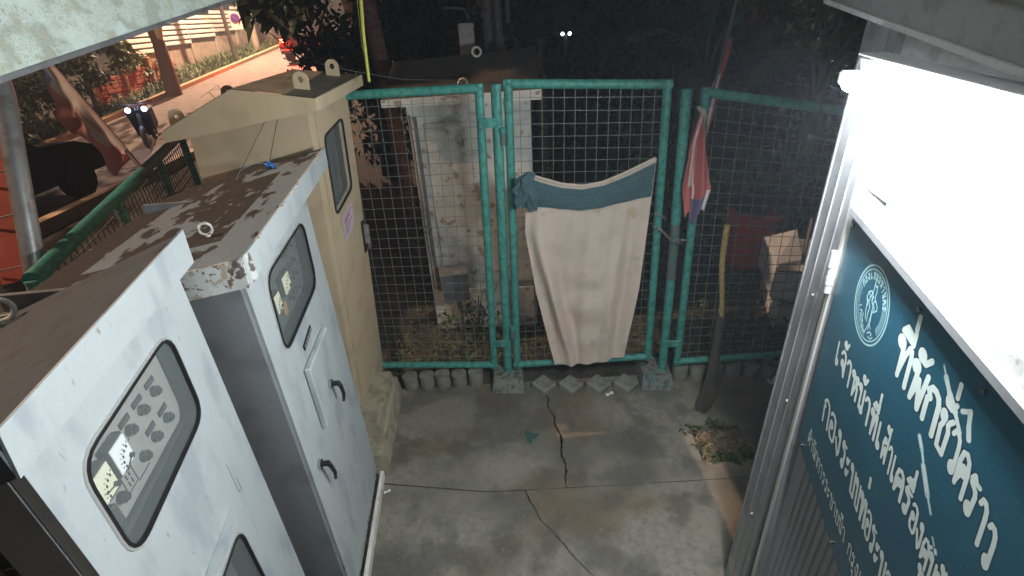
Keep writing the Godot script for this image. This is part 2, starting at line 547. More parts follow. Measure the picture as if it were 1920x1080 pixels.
# ---------------------------------------------------------------- the place
const TUBE_A := Vector3(0.124, 2.062, 0.07)    # tube ends in the cabin wall's axes
const TUBE_B := Vector3(0.74, 2.05, 0.07)
var cabin := Transform3D()

func _ready() -> void:
	rng.seed = 20251
	cabin = face_frame(Vector3(0.883, 0, -1.307), Vector2(-0.2, 1))
	# camera
	var cam := Camera3D.new()
	cam.name = "camera"
	cam.fov = 59.75
	cam.near = 0.02
	cam.far = 300.0
	add_child(cam)
	cam.transform = Transform3D(Basis(Vector3(0.99823983, -0.05187052, 0.0287523), Vector3(0.05930637, 0.87308023, -0.48395627), Vector3(0, 0.48480962, 0.87461971)), Vector3(0, 2.25, 0))
	cam.current = true
	# night sky
	var sm := ProceduralSkyMaterial.new()
	sm.sky_top_color = Color(0.03, 0.035, 0.05)
	sm.sky_horizon_color = Color(0.09, 0.075, 0.06)
	sm.ground_bottom_color = Color(0.02, 0.02, 0.02)
	sm.ground_horizon_color = Color(0.09, 0.075, 0.06)
	var sky := Sky.new()
	sky.sky_material = sm
	var env := Environment.new()
	env.background_mode = Environment.BG_SKY
	env.sky = sky
	env.background_energy_multiplier = 0.35
	env.tonemap_mode = Environment.TONE_MAPPER_LINEAR
	env.tonemap_exposure = 1.35
	# thin fog that glows round the lamp in place of lens bloom
	env.fog_enabled = true
	env.fog_density = 0.006
	env.fog_light_color = Color(0.9, 0.95, 1.0)
	env.sdfgi_enabled = true
	env.ssao_enabled = true
	env.ssil_enabled = true
	var we := WorldEnvironment.new()
	we.name = "environment"
	we.environment = env
	add_child(we)
	# faint fill light added from above
	var added_fill := DirectionalLight3D.new()
	added_fill.name = "added_fill"
	added_fill.light_energy = 0.004
	added_fill.light_color = Color(0.8, 0.88, 1.0)
	added_fill.light_angular_distance = 0.5
	added_fill.shadow_enabled = true
	add_child(added_fill)
	added_fill.look_at_from_position(Vector3(3, 8, 4), V)
	materials()
	ground()
	cabin_wall()
	awning()
	fluorescent()
	fence()
	control_cabinet_near()
	control_cabinet_rusty()
	cabinet_beige()
	cabinet_behind()
	floor_edging()
	sign_board()
	hanging_cloth()
	flags()
	gate_chain()
	broom()
	yard_things()
	left_things()
	street()
	greenery()
	small_things()

func lamp_at(called: String, at: Vector3, c: Color, e: float, size := 0.05) -> OmniLight3D:
	var l := OmniLight3D.new()
	l.name = called
	l.light_color = c
	l.light_energy = e
	l.light_size = size
	l.omni_range = 60.0
	l.omni_attenuation = 2.0
	l.shadow_enabled = true
	add_child(l, true)
	l.position = at
	return l

# ---------------------------------------------------------------- ground
func height(x: float, z: float) -> float:
	var y := -0.06
	var out := maxf(clampf((-3.4 - x) / 1.6, 0, 1), clampf((-6.5 - z) / 2.0, 0, 1))
	y = lerpf(y, -0.36, smoothstep(0.0, 1.0, out))
	return y + maxf(0.0, -12.0 - z) * 0.08

func ground() -> void:
	# soil everywhere, to the horizon
	var xs := []
	var zs := []
	for i in range(-30, 31):
		xs.append(signf(i) * pow(absf(i) / 30.0, 2.2) * 120.0)
	for i in range(-40, 21):
		zs.append(signf(i) * pow(absf(i) / 40.0, 2.0) * 130.0 - 4.0)
	var st := begin(true)
	for j in zs.size() - 1:
		for i in xs.size() - 1:
			var p := []
			for q in [[i, j + 1], [i + 1, j + 1], [i + 1, j], [i, j]]:
				var x: float = xs[q[0]]; var z: float = zs[q[1]]
				p.append(Vector3(x, height(x, z) + 0.03 * sin(x * 1.7) * cos(z * 2.1), z))
			quad(st, p[0], p[1], p[2], p[3])
	st.index()
	structure("ground", done(st), M.soil)
	# street: a strip of worn asphalt with kerbs, rising away from the yard
	var road := begin(true)
	var zz := [8.0, 0.0, -6.0, -10.0, -12.0, -16.0, -20.0, -26.0, -34.0, -48.0, -70.0]
	for i in zz.size() - 1:
		var a := height(-9, zz[i]) + 0.06; var b := height(-9, zz[i + 1]) + 0.06
		quad(road, Vector3(-11.5, a, zz[i]), Vector3(-7.2, a, zz[i]), Vector3(-7.2, b, zz[i + 1]), Vector3(-11.5, b, zz[i + 1]))
	road.index()
	structure("road", done(road), M.asphalt)
	for side in [[-11.72, -11.5, "pale raised kerb along the far side of the street"], [-7.2, -7.0, "pale raised kerb along the near side of the street"]]:
		var kb := thing("kerb", side[2], "kerb", Transform3D(), "street kerbs")
		for i in range(1, zz.size() - 3):
			var steps := int((zz[i] - zz[i + 1]) / 2.0)
			for k in steps:
				var z0: float = zz[i] - k * 2.0; var z1 := z0 - 1.98
				var y0 := height(-9, z0); var y1 := height(-9, z1)
				var s2 := begin()
				hexa(s2, [Vector3(side[0], y0 - 0.05, z0), Vector3(side[1], y0 - 0.05, z0), Vector3(side[1], y1 - 0.05, z1), Vector3(side[0], y1 - 0.05, z1),
					Vector3(side[0], y0 + 0.19, z0), Vector3(side[1], y0 + 0.19, z0), Vector3(side[1], y1 + 0.19, z1), Vector3(side[0], y1 + 0.19, z1)])
				part(kb, "kerbstone", done(s2), M.post_pale)
	# concrete floor: four slabs with a joint, two cracks and a broken-out hole
	var floor_mat: StandardMaterial3D = relief(textured(grime(1024, Color(0.235, 0.218, 0.178), [
		[Color(0.098, 0.092, 0.080), 2.2, 6, 0.40, 0.28, 0.85, 301], [Color(0.29, 0.265, 0.21), 3.4, 5, 0.48, 0.30, 0.55, 302], [Color(0.16, 0.118, 0.072), 4.0, 6, 0.53, 0.20, 0.7, 303],
		[Color(0.075, 0.07, 0.062), 8.0, 6, 0.54, 0.22, 0.6, 304], [Color(0.10, 0.096, 0.088), 52.0, 4, 0.66, 0.12, 0.30, 305], [Color(0.42, 0.39, 0.34), 110.0, 2, 0.80, 0.06, 0.35, 306]], 0.10), 0.36, 0.82, true), 60.0, 0.4, 307, 5)
	floor_mat.uv1_offset = Vector3(0.13, 0, 0.21)
	M.floor = floor_mat
	var root := Node3D.new()
	root.name = "concrete_floor"
	root.set_meta("kind", "structure")
	add_child(root)
	var crack1 := [Vector2(0.173, -2.60), Vector2(0.19, -2.52), Vector2(0.182, -2.44), Vector2(0.212, -2.36), Vector2(0.206, -2.30), Vector2(0.235, -2.20), Vector2(0.228, -2.12), Vector2(0.222, -2.05), Vector2(0.238, -1.97), Vector2(0.226, -1.90), Vector2(0.222, -1.824)]
	var crack2 := [Vector2(0.005, -1.818), Vector2(0.022, -1.75), Vector2(0.05, -1.70), Vector2(0.066, -1.645), Vector2(0.118, -1.58), Vector2(0.165, -1.51), Vector2(0.196, -1.46), Vector2(0.23, -1.41), Vector2(0.295, -1.335), Vector2(0.36, -1.25), Vector2(0.42, -1.10), Vector2(0.5, -0.8), Vector2(0.52, -0.2), Vector2(0.55, 2.0)]
	crack1 = ragged(crack1, 5, 0.004)
	crack2 = ragged(crack2, 4, 0.003)
	var e1 := []; var e2 := []
	for i in crack1.size():
		var f := float(i) / (crack1.size() - 1)
		e1.append(crack1[i] + Vector2(lerpf(0.006, 0.015, sin(PI * f)) * rng.randf_range(0.55, 1.35), 0))
	for i in crack2.size():
		e2.append(crack2[i] + Vector2(rng.randf_range(0.003, 0.0085), 0))
	var jy := -1.822   # joint
	var zb := -2.715
	var a1 := [Vector2(-2.3, -1.935 + 0.0), Vector2(-2.3, zb), Vector2(0.16, zb)] + crack1 + [Vector2(-0.2, -1.829), Vector2(-0.8, -1.929)]
	slab(root, a1, "slab")
	e1.reverse()
	# right of the crack, round the hole
	var hole := [Vector2(1.02, -2.215), Vector2(1.315, -2.195), Vector2(1.30, -1.945), Vector2(1.16, -1.925), Vector2(1.0, -1.94)]
	slab(root, [Vector2(0.18, zb), Vector2(1.02, zb), hole[0], hole[4], Vector2(1.0, -1.822)] + e1, "slab")
	slab(root, [Vector2(1.02, zb), Vector2(3.2, zb), Vector2(3.2, -2.195), hole[1], hole[0]], "slab")
	slab(root, [hole[1], Vector2(3.2, -2.195), Vector2(3.2, -1.822), Vector2(1.0, -1.822), hole[4], hole[3], hole[2]], "slab")
	var c2 := crack2.duplicate()
	c2.reverse()
	slab(root, [Vector2(-2.3, 2.0), Vector2(-2.3, -1.925), Vector2(-0.8, -1.919), Vector2(-0.2, -1.822)] + crack2, "slab")
	e2.reverse()
	slab(root, e2 + [Vector2(3.2, -1.815), Vector2(3.2, 2.0)], "slab")
	var bed := begin()
	quad(bed, Vector3(-2.35, -0.045, 2.1), Vector3(3.25, -0.045, 2.1), Vector3(3.25, -0.045, -2.75), Vector3(-2.35, -0.045, -2.75))
	structure("slab_bed", done(bed), flat(0.012, 0.011, 0.01, 1.0))
	# grit and leaf scraps swept against the edges
	var bits := []; var shades := []
	for i in 420:
		var x := rng.randf_range(-0.75, 1.5); var z := -2.58 + absf(rng.randfn()) * 0.10
		if i % 3 == 0:
			x = -0.72 + absf(rng.randfn()) * 0.05; z = rng.randf_range(-2.5, -1.1)
		elif i % 3 == 1:
			x = rng.randf_range(-0.7, 1.1); z = rng.randf_range(-2.55, -1.0)
		bits.append(Transform3D(Basis.from_euler(Vector3(rng.randf() * 6, rng.randf() * 6, rng.randf() * 6)).scaled(Vector3.ONE * rng.randf_range(0.12, 0.5)), Vector3(x, 0.0015, z)))
		var k := rng.randf_range(0.25, 1.3)
		shades.append(Color(0.22 * k, 0.19 * k, 0.14 * k))
	var grit_mat := flat(1, 1, 1, 0.95)
	grit_mat.vertex_color_use_as_albedo = true
	var grit := leaf_copies(self, "floor_grit", box(Vector3(0.016, 0.006, 0.012), 0.002), grit_mat, bits, shades)
	tag(grit, "fine grit and scraps scattered over the concrete floor", "grit")
	# rubble and soil in the hole
	var mound := grid(func(s: float, t: float): 
		var x := lerpf(0.985, 1.33, s); var z := lerpf(-2.23, -1.91, t)
		return Vector3(x, -0.04 + 0.055 * sin(PI * s) * sin(PI * t) + 0.014 * sin(s * 19.0 + t * 7.0) * cos(t * 23.0), z), 16, 14)
	structure("soil_in_broken_hole", mound, M.rubble_soil)
	var chips := []
	var tints := []
	for i in 150:
		var s := rng.randf(); var t := rng.randf()
		var p := Vector3(lerpf(1.0, 1.31, s), -0.03 + 0.05 * sin(PI * s) * sin(PI * t), lerpf(-2.21, -1.94, t))
		chips.append(Transform3D(Basis.from_euler(Vector3(rng.randf() * 6, rng.randf() * 6, rng.randf() * 6)).scaled(Vector3.ONE * rng.randf_range(0.4, 1.5)), p))
		var k := rng.randf_range(0.4, 1.3)
		tints.append(Color(0.30 * k, 0.24 * k, 0.17 * k))
	var chip_mat := flat(1, 1, 1, 0.95)
	chip_mat.vertex_color_use_as_albedo = true
	var rub := leaf_copies(self, "rubble", box(Vector3(0.014, 0.009, 0.011), 0.003), chip_mat, chips, tints)
	tag(rub, "broken rubble filling the square hole in the concrete", "rubble")

func ragged(line: Array, n: int, amp: float) -> Array:
	var out := [line[0]]
	for i in line.size() - 1:
		for k in range(1, n + 1):
			var p: Vector2 = line[i].lerp(line[i + 1], float(k) / n)
			out.append(p + (Vector2(rng.randf_range(-amp, amp), 0) if k < n else Vector2.ZERO))
	return out

func slab(root: Node3D, outline: Array, called: String) -> void:
	var poly := PackedVector2Array()
	for p in outline:
		poly.append(Vector2(p.x, -p.y))
	var st := begin()
	add_extrude(st, poly, -0.04, 0.0)
	part(root, called, done(st), M.floor, V, Basis(Vector3.RIGHT, Vector3.FORWARD, Vector3.UP))

# ---------------------------------------------------------------- cabin with the sign
func cabin_wall() -> void:
	var c := thing("guard_cabin", "metal-clad cabin wall with a hinged door, white overexposed upper wall under the tube", "cabin", cabin)
	# shell behind the faces
	var st := begin()
	block(st, Vector3(0.0, 0.02, -1.5), Vector3(2.6, 2.42, -0.03))
	part(c, "shell", done(st), M.wall_grey)
	# corner post: a channel that shows as a broad grey strip with ridges
	st = begin()
	hexa(st, [Vector3(0.0, 0.0, 0.012), Vector3(0.20, 0.0, 0.012), Vector3(0.20, 0.0, -0.04), Vector3(-0.002, 0.0, -0.04), Vector3(0.0, 2.40, 0.012), Vector3(0.16, 2.40, 0.012), Vector3(0.16, 2.40, -0.04), Vector3(-0.002, 2.40, -0.04)])
	part(c, "corner_post", done(st), M.alu)
	for k in 4:
		var u0: float = [0.004, 0.062, 0.118, 0.150][k]
		var wd: float = [0.008, 0.004, 0.003, 0.010][k]
		st = begin()
		hexa(st, [Vector3(u0 * 1.2, 0.02, 0.0150), Vector3(u0 * 1.2 + wd, 0.02, 0.0150), Vector3(u0 * 1.2 + wd, 0.02, 0.011), Vector3(u0 * 1.2, 0.02, 0.011), Vector3(u0, 2.39, 0.0150), Vector3(u0 + wd, 2.39, 0.0150), Vector3(u0 + wd, 2.39, 0.011), Vector3(u0, 2.39, 0.011)])
		part(c, "post_ridge", done(st), M.alu)
	# upper wall
	st = begin()
	block(st, Vector3(0.16, 1.84, -0.028), Vector3(2.6, 2.24, 0.0))
	part(c, "upper_wall", done(st), M.wall)
	# ledge between the upper wall and the door, following the door head
	st = begin()
	hexa(st, [Vector3(0.165, 1.80, 0.014), Vector3(1.6, 1.655, 0.014), Vector3(1.6, 1.655, -0.02), Vector3(0.165, 1.80, -0.02), Vector3(0.165, 1.838, 0.014), Vector3(1.6, 1.695, 0.014), Vector3(1.6, 1.695, -0.02), Vector3(0.165, 1.838, -0.02)])
	part(c, "door_head", done(st), M.wall)
	st = begin()
	hexa(st, [Vector3(0.3, 1.82, 0.004), Vector3(2.6, 1.58, 0.004), Vector3(2.6, 1.58, -0.025), Vector3(0.3, 1.82, -0.025), Vector3(0.3, 1.85, 0.004), Vector3(2.6, 1.85, 0.004), Vector3(2.6, 1.85, -0.025), Vector3(0.3, 1.85, -0.025)])
	part(c, "filler_wall", done(st), M.wall)
	# door frame: slim bright aluminium sections on both edges of the leaf
	st = begin()
	hexa(st, [Vector3(0.258, 0.05, 0.022), Vector3(0.272, 0.05, 0.022), Vector3(0.272, 0.05, -0.01), Vector3(0.258, 0.05, -0.01), Vector3(0.182, 1.80, 0.022), Vector3(0.196, 1.80, 0.022), Vector3(0.196, 1.80, -0.01), Vector3(0.182, 1.80, -0.01)])
	part(c, "door_edge", done(st), M.alu_bright)
	st = begin()
	hexa(st, [Vector3(0.276, 0.05, 0.016), Vector3(0.286, 0.05, 0.016), Vector3(0.286, 0.05, -0.01), Vector3(0.276, 0.05, -0.01), Vector3(0.199, 1.80, 0.016), Vector3(0.207, 1.80, 0.016), Vector3(0.207, 1.80, -0.01), Vector3(0.199, 1.80, -0.01)])
	part(c, "door_stile", done(st), M.alu)
	# door skin with pressed ribs
	st = begin()
	block(st, Vector3(0.20, 0.05, -0.028), Vector3(2.6, 1.80, -0.004))
	part(c, "door_skin", done(st), M.stipple)
	for k in 22:
		var u := 0.300 + k * 0.034
		st = begin()
		add_extrude(st, PackedVector2Array([Vector2(u, 0), Vector2(u + 0.022, 0), Vector2(u + 0.018, 0.006), Vector2(u + 0.004, 0.006)]), 0.06, 1.14)
		part(c, "pressed_rib", done(st), M.stipple, Vector3(0, 0, -0.0045), Basis(Vector3(1, 0, 0), Vector3(0, 0, 1), Vector3(0, 1, 0)))
	# hinge of five knuckles
	for k in 5:
		var f := k / 5.0
		var a := Vector3(lerpf(0.2255, 0.2445, f) - 0.034, lerpf(1.678, 1.566, f), 0.028)
		var b := Vector3(lerpf(0.2255, 0.2445, f + 0.185) - 0.034, lerpf(1.678, 1.566, f + 0.185), 0.028)
		part(c, "hinge_knuckle", tube([a, b], 0.009 if k % 2 == 0 else 0.0105, 10), M.alu_bright)
	# bolts on the post
	for p in [Vector3(0.105, 1.50, 0.016), Vector3(0.128, 1.13, 0.016), Vector3(0.10, 0.55, 0.016)]:
		part(c, "bolt", cyl(0.006, 0.006, 8), M.steel, p, Basis(Vector3.RIGHT, PI / 2))

func awning() -> void:
	# channel beam over the cabin wall
	var b := thing("eave_beam", "grey steel channel beam running above the lit cabin wall", "beam", cabin)
	var st := begin()
	hexa(st, [Vector3(-0.20, 2.222, 0.05), Vector3(1.6, 2.02, 0.05), Vector3(1.6, 2.02, 0.002), Vector3(-0.20, 2.222, 0.002), Vector3(-0.20, 2.232, 0.05), Vector3(1.6, 2.030, 0.05), Vector3(1.6, 2.030, 0.002), Vector3(-0.20, 2.232, 0.002)])
	part(b, "lower_flange", done(st), M.wall)
	st = begin()
	hexa(st, [Vector3(-0.20, 2.233, 0.042), Vector3(1.6, 2.031, 0.042), Vector3(1.6, 2.031, 0.03), Vector3(-0.20, 2.233, 0.03), Vector3(-0.20, 2.305, 0.046), Vector3(1.6, 2.10, 0.046), Vector3(1.6, 2.10, 0.034), Vector3(-0.20, 2.305, 0.034)])
	part(b, "web", done(st), M.wall_grey)
	st = begin()
	hexa(st, [Vector3(-0.20, 2.306, 0.054), Vector3(1.6, 2.101, 0.054), Vector3(1.6, 2.101, 0.02), Vector3(-0.20, 2.306, 0.02), Vector3(-0.20, 2.312, 0.054), Vector3(1.6, 2.107, 0.054), Vector3(1.6, 2.107, 0.02), Vector3(-0.20, 2.312, 0.02)])
	part(b, "upper_flange", done(st), M.galv)
	# roof sheets, seen as a corner at the top right
	var r := thing("roof_sheet", "pale ribbed metal roof sheet above the beam in the top right corner", "roof", cabin)
	for k in 22:
		st = begin()
		var u0 := -0.2 + k * 0.08
		var y0 := 2.313 - 0.114 * (u0 + 0.2)
		hexa(st, [Vector3(u0, y0, 0.034), Vector3(u0 + 0.072, y0 - 0.0082, 0.034), Vector3(u0 + 0.072, y0 - 0.0082, 0.026), Vector3(u0, y0, 0.026),
			Vector3(u0 + 0.03, 2.48, 0.10), Vector3(u0 + 0.102, 2.48, 0.10), Vector3(u0 + 0.102, 2.48, 0.092), Vector3(u0 + 0.03, 2.48, 0.092)])
		part(r, "ribbed_panel", done(st), M.sheet)
	# roof out of view above the beam, keeps street lamp light off it
	var rf := thing("unseen_awning_roof", "ribbed metal awning roof out of view overhead, shading the beam and yard", "roof")
	for k in 13:
		st = begin()
		var x0 := -1.40 + k * 0.205
		block(st, Vector3(x0, 2.52, -3.2), Vector3(x0 + 0.2, 2.526, 1.4))
		block(st, Vector3(x0 + 0.085, 2.5262, -3.2), Vector3(x0 + 0.115, 2.55, 1.4))
		part(rf, "ribbed_panel", done(st), M.sheet)
	for z in [-2.9, -0.6, 1.2]:
		part(rf, "purlin", box(Vector3(2.6, 0.06, 0.04), 0.003), M.galv, Vector3(-0.1, 2.488, z))
	# bargeboard of the awning across the top left corner
	var g := thing("awning_bargeboard", "pale green peeling steel bargeboard crossing the top left corner", "awning")
	var a := Vector3(-1.165, 2.152, -1.14); var c := Vector3(-0.93, 2.50, -3.25)
	var up := Vector3(-0.03, 0.165, -0.02)
	var n := (c - a).cross(up).normalized() * -1.0
	st = begin()
	hexa(st, [a - n * 0.0, c, c + n * 0.008, a + n * 0.008, a + up, c + up, c + up + n * 0.008, a + up + n * 0.008])
	part(g, "board", done(st), M.barge)
	st = begin()
	var dn := Vector3(0, -0.012, 0)
	var t2 := -n * 0.004
	hexa(st, [a + dn + t2, c + dn + t2, c + dn + n * 0.012, a + dn + n * 0.012, a - dn * 0.1 + t2, c - dn * 0.1 + t2, c - dn * 0.1 + n * 0.012, a - dn * 0.1 + n * 0.012])
	part(g, "bottom_lip", done(st), M.galv)
	st = begin()
	var a2 := a + up * 1.03 + t2; var c2 := c + up * 1.03 + t2
	hexa(st, [a2, c2, c2 + n * 0.06, a2 + n * 0.06, a2 + up * 0.8, c2 + up * 0.8, c2 + up * 0.8 + n * 0.06, a2 + up * 0.8 + n * 0.06])
	part(g, "upper_flashing", done(st), M.barge)

func fluorescent() -> void:
	var t := thing("fluorescent_lamp", "lit fluorescent tube lamp on a slim batten on the cabin wall", "lamp", cabin)
	var d := (TUBE_B - TUBE_A).normalized()
	var bt := span(V, d)
	var mid := (TUBE_A + TUBE_B) / 2.0
	var l := TUBE_A.distance_to(TUBE_B)
	part(t, "tube", tube([TUBE_A, TUBE_B], 0.0135, 14), glow(Color(0.96, 0.99, 1.0), 55.0))
	part(t, "batten", box(Vector3(0.03, l + 0.06, 0.042), 0.004), flat(0.7, 0.7, 0.7, 0.4), mid + Vector3(0, 0.040, -0.042), Basis(bt.x, bt.y, bt.z))
	for e in [TUBE_A - d * 0.008, TUBE_B + d * 0.008]:
		part(t, "lamp_holder", box(Vector3(0.03, 0.018, 0.05), 0.005), flat(0.75, 0.75, 0.75, 0.4), e + Vector3(0, 0.014, -0.005), Basis(bt.x, bt.y, bt.z))
	# reflector strip seen edge-on above the tube
	part(t, "reflector_edge", box(Vector3(0.004, l * 0.95, 0.05), 0.001), flat(0.55, 0.55, 0.56, 0.35), mid + Vector3(0.01, 0.066, -0.02), Basis(bt.x, bt.y, bt.z))
	# its light, just in front of the glowing face
	var al := AreaLight3D.new()
	al.name = "tube_light"
	al.area_size = Vector2(l, 0.03)
	al.light_color = Color(0.965, 0.99, 1.0)
	al.light_energy = 2.4
	al.shadow_enabled = true
	add_child(al)
	var out := cabin.basis * Vector3(0, -0.35, 1.0).normalized()
	var along := (cabin.basis * d).normalized()
	var zax := -out
	zax = (zax - along * zax.dot(along)).normalized()
	al.transform = Transform3D(Basis(along, zax.cross(along), zax), cabin * (mid + Vector3(0, -0.012, 0.02)))
	# the tube glows all round: the half of its light that falls on the wall behind
	var bk := AreaLight3D.new()
	bk.name = "tube_light_back"
	bk.area_size = Vector2(l, 0.03)
	bk.light_color = Color(0.965, 0.99, 1.0)
	bk.light_energy = 2.0
	bk.shadow_enabled = true
	add_child(bk)
	zax = cabin.basis * Vector3(0, 0.75, 1.0).normalized()
	zax = (zax - along * zax.dot(along)).normalized()
	bk.transform = Transform3D(Basis(along, zax.cross(along), zax), cabin * (mid + Vector3(0, -0.016, -0.008)))

# ---------------------------------------------------------------- fence and gate
var fence_axes := Transform3D()

func fence_frame(t: Node3D, c: Array, cells_u: int, cells_v: int, r := 0.0235) -> void:
	# corners: top-left, top-right, bottom-right, bottom-left
	for e in [[0, 1, "top_rail"], [1, 2, "stile"], [2, 3, "bottom_rail"], [3, 0, "stile"]]:
		var p: Vector3 = p3(c[e[0]], 0); var q: Vector3 = p3(c[e[1]], 0)
		var d := (q - p).normalized() * r * 0.98
		part(t, e[2], tube([p - d, q + d], r, 14), M.green)
	wire_mesh(t, c, cells_u, cells_v)

func wire_mesh(t: Node3D, c: Array, nu: int, nv: int, z := -0.012, wr := 0.0028) -> void:
	for i in range(1, nu):
		var s := float(i) / nu
		var j := rng.randf_range(-0.003, 0.003)
		wire(t, p3(c[3].lerp(c[2], s), z) + Vector3(j, 0, 0), p3(c[0].lerp(c[1], s), z) + Vector3(j * -0.6, 0, 0), wr)
	for i in range(1, nv):
		var s := float(i) / nv
		var j := rng.randf_range(-0.003, 0.003)
		wire(t, p3(c[0].lerp(c[3], s), z + 0.004) + Vector3(0, j, 0), p3(c[1].lerp(c[2], s), z + 0.004) - Vector3(0, j, 0), wr)

func wire(t: Node3D, p: Vector3, q: Vector3, w: float) -> void:
	var b := span(p, q)
	part(t, "wire", unit_box, M.wire, (p + q) / 2.0, Basis(b.x * w, b.y * p.distance_to(q), b.z * w))

func fence() -> void:
	fence_axes = face_frame(Vector3(-0.036, 0, -2.744), Vector2(0.986, 0.084))
	var t := thing("mesh_fence", "left green mesh fence panel between the beige cabinet and the hinge post", "fence", fence_axes, "green mesh fence panels")
	fence_frame(t, [Vector2(-1.10, 1.90), Vector2(-0.073, 1.908), Vector2(-0.116, 0.132), Vector2(-1.14, 0.136)], 17, 28)
	t = thing("mesh_fence", "right green mesh fence panel running behind the cabin wall", "fence", fence_axes, "green mesh fence panels")
	fence_frame(t, [Vector2(1.073, 1.836), Vector2(2.15, 1.652), Vector2(2.25, 0.243), Vector2(1.108, 0.149)], 17, 26)
	var g := thing("mesh_gate", "green tube-framed mesh gate with a pale cloth hung on it", "gate", fence_axes, "")
	fence_frame(g, [Vector2(0.077, 1.921), Vector2(0.879, 1.883), Vector2(0.913, 0.195), Vector2(0.042, 0.131)], 14, 27)
	for h in [Vector3(0.037, 1.662, 0.0), Vector3(0.024, 0.41, 0.0)]:
		var hp := part(g, "hinge", tube([h - Vector3(0, 0.045, -0.02), h + Vector3(0, 0.03, 0.02)], 0.017, 12), M.green_worn)
		part(hp, "hinge_cap", cyl(0.02, 0.024, 12), M.green, h + Vector3(0, 0.035, 0.02))
	# posts
	var p := thing("fence_post", "left green gate post carrying the hinges", "post", fence_axes, "green gate posts")
	part(p, "pipe", tube([Vector3(-0.024, 0.06, 0), Vector3(0.014, 1.918, 0)], 0.0275, 16), M.green)
	part(p, "cap", tube([Vector3(0.014, 1.916, 0), Vector3(0.0141, 1.924, 0)], 0.0295, 16), M.green)
	part(p, "bracket", box(Vector3(0.10, 0.05, 0.012), 0.003), M.green, Vector3(-0.035, 1.738, 0.026))
	part(p, "bracket", box(Vector3(0.10, 0.05, 0.012), 0.003), M.green, Vector3(-0.055, 0.325, 0.026))
	p = thing("fence_post", "right green gate post, bare and worn where the chain rubs", "post", fence_axes, "green gate posts")
	part(p, "pipe", tube([Vector3(1.016, 0.06, 0), Vector3(1.004, 0.78, 0)], 0.0275, 16), M.green)
	part(p, "worn_pipe", tube([Vector3(1.004, 0.781, 0), Vector3(0.995, 1.13, 0)], 0.0275, 16), M.green_worn)
	part(p, "pipe", tube([Vector3(0.995, 1.131, 0), Vector3(0.976, 1.85, 0)], 0.0275, 16), M.green)
	part(p, "cap", tube([Vector3(0.976, 1.848, 0), Vector3(0.9759, 1.856, 0)], 0.0295, 16), M.green)
	part(p, "bracket", box(Vector3(0.10, 0.05, 0.012), 0.003), M.green, Vector3(1.055, 0.312, 0.026))
	# side fence beyond the cabinets
	var a := Vector3(-1.70, 1.5, -1.62); var b := Vector3(-2.62, 1.5, -4.25)
	var s := thing("side_fence", "green-railed mesh side fence running away beyond the control cabinets", "fence", Transform3D())
	part(s, "top_rail", tube([a, a.lerp(b, 0.5), b], 0.03, 12), M.green)
	part(s, "bottom_rail", tube([a - Vector3(0, 1.36, 0), b - Vector3(0, 1.36, 0)], 0.025, 10), M.green)
	for f in [0.0, 0.36, 0.70, 1.0]:
		part(s, "upright", tube([a.lerp(b, f) - Vector3(0, 1.55, 0), a.lerp(b, f)], 0.025, 10), M.green)
	for i in range(1, 44):
		var q := a.lerp(b, i / 44.0)
		wire(s, q - Vector3(0, 1.36, 0), q, 0.005)
	for i in range(1, 22):
		wire(s, a - Vector3(0, i * 0.062, 0), b - Vector3(0, i * 0.062, 0), 0.005)

# ---------------------------------------------------------------- cabinets
func meter(t: Node3D, c: Vector3, w: float, h: float, m: Material, swing: float) -> void:
	var f := part(t, "meter", box(Vector3(w, h, 0.02), 0.003), M.black, c)
	part(f, "dial_face", box(Vector3(w * 0.86, h * 0.86, 0.004), 0.001), m, Vector3(0, 0, 0.0105))
	var st := begin()
	for k in 9:
		var a := deg_to_rad(200.0 - k * 17.0)
		var o := Vector3(w * 0.26, -h * 0.26, 0.0135)
		var d := Vector3(cos(a), sin(a), 0)
		var q := Basis(d, Vector3(-d.y, d.x, 0), Vector3.BACK)
		add_box(st, Vector3(w * (0.10 if k % 2 == 0 else 0.06), w * 0.018, 0.001), 0.0, Transform3D(q, o + d * w * 0.52))
	for k in 5:
		var a := deg_to_rad(195.0 - k * 26.0)
		add_box(st, Vector3(w * 0.06, h * 0.08, 0.001), 0.0, Transform3D(Basis(), Vector3(w * 0.26, -h * 0.26, 0.0135) + Vector3(cos(a), sin(a), 0) * w * 0.40))
	part(f, "dial_marks", done(st), M.black)
	var nd := Vector3(cos(swing), sin(swing), 0)
	part(f, "needle", box(Vector3(w * 0.52, w * 0.022, 0.002), 0.0), M.black, Vector3(w * 0.26, -h * 0.26, 0.015) + nd * w * 0.24, Basis(nd, Vector3(-nd.y, nd.x, 0), Vector3.BACK))
	part(f, "needle_hub", cyl(w * 0.09, 0.006, 12), M.black, Vector3(w * 0.26, -h * 0.26, 0.015), Basis(Vector3.RIGHT, PI / 2))

func indicator(t: Node3D, c: Vector3, r: float, plate := true) -> void:
	var o := part(t, "indicator_lamp", cyl(r, 0.012, 18), M.rubber, c + Vector3(0, 0, 0.006), Basis(Vector3.RIGHT, PI / 2))
	part(o, "lens", cyl(r * 0.78, 0.006, 18, r * 0.6), M.lens, Vector3(0, 0.009, 0))
	if plate:
		part(t, "name_plate", box(Vector3(r * 3.1, r * 1.1, 0.003), 0.0), M.black, c + Vector3(0.0, r * 2.0, 0.002))
		var st := begin()
		for k in 4:
			add_box(st, Vector3(r * 0.36, r * 0.22, 0.001), 0.0, Transform3D(Basis(), c + Vector3(-r * 0.95 + k * r * 0.62, r * 2.0, 0.0042)))
		part(t, "plate_lettering", done(st), flat(0.10, 0.10, 0.095, 0.8))

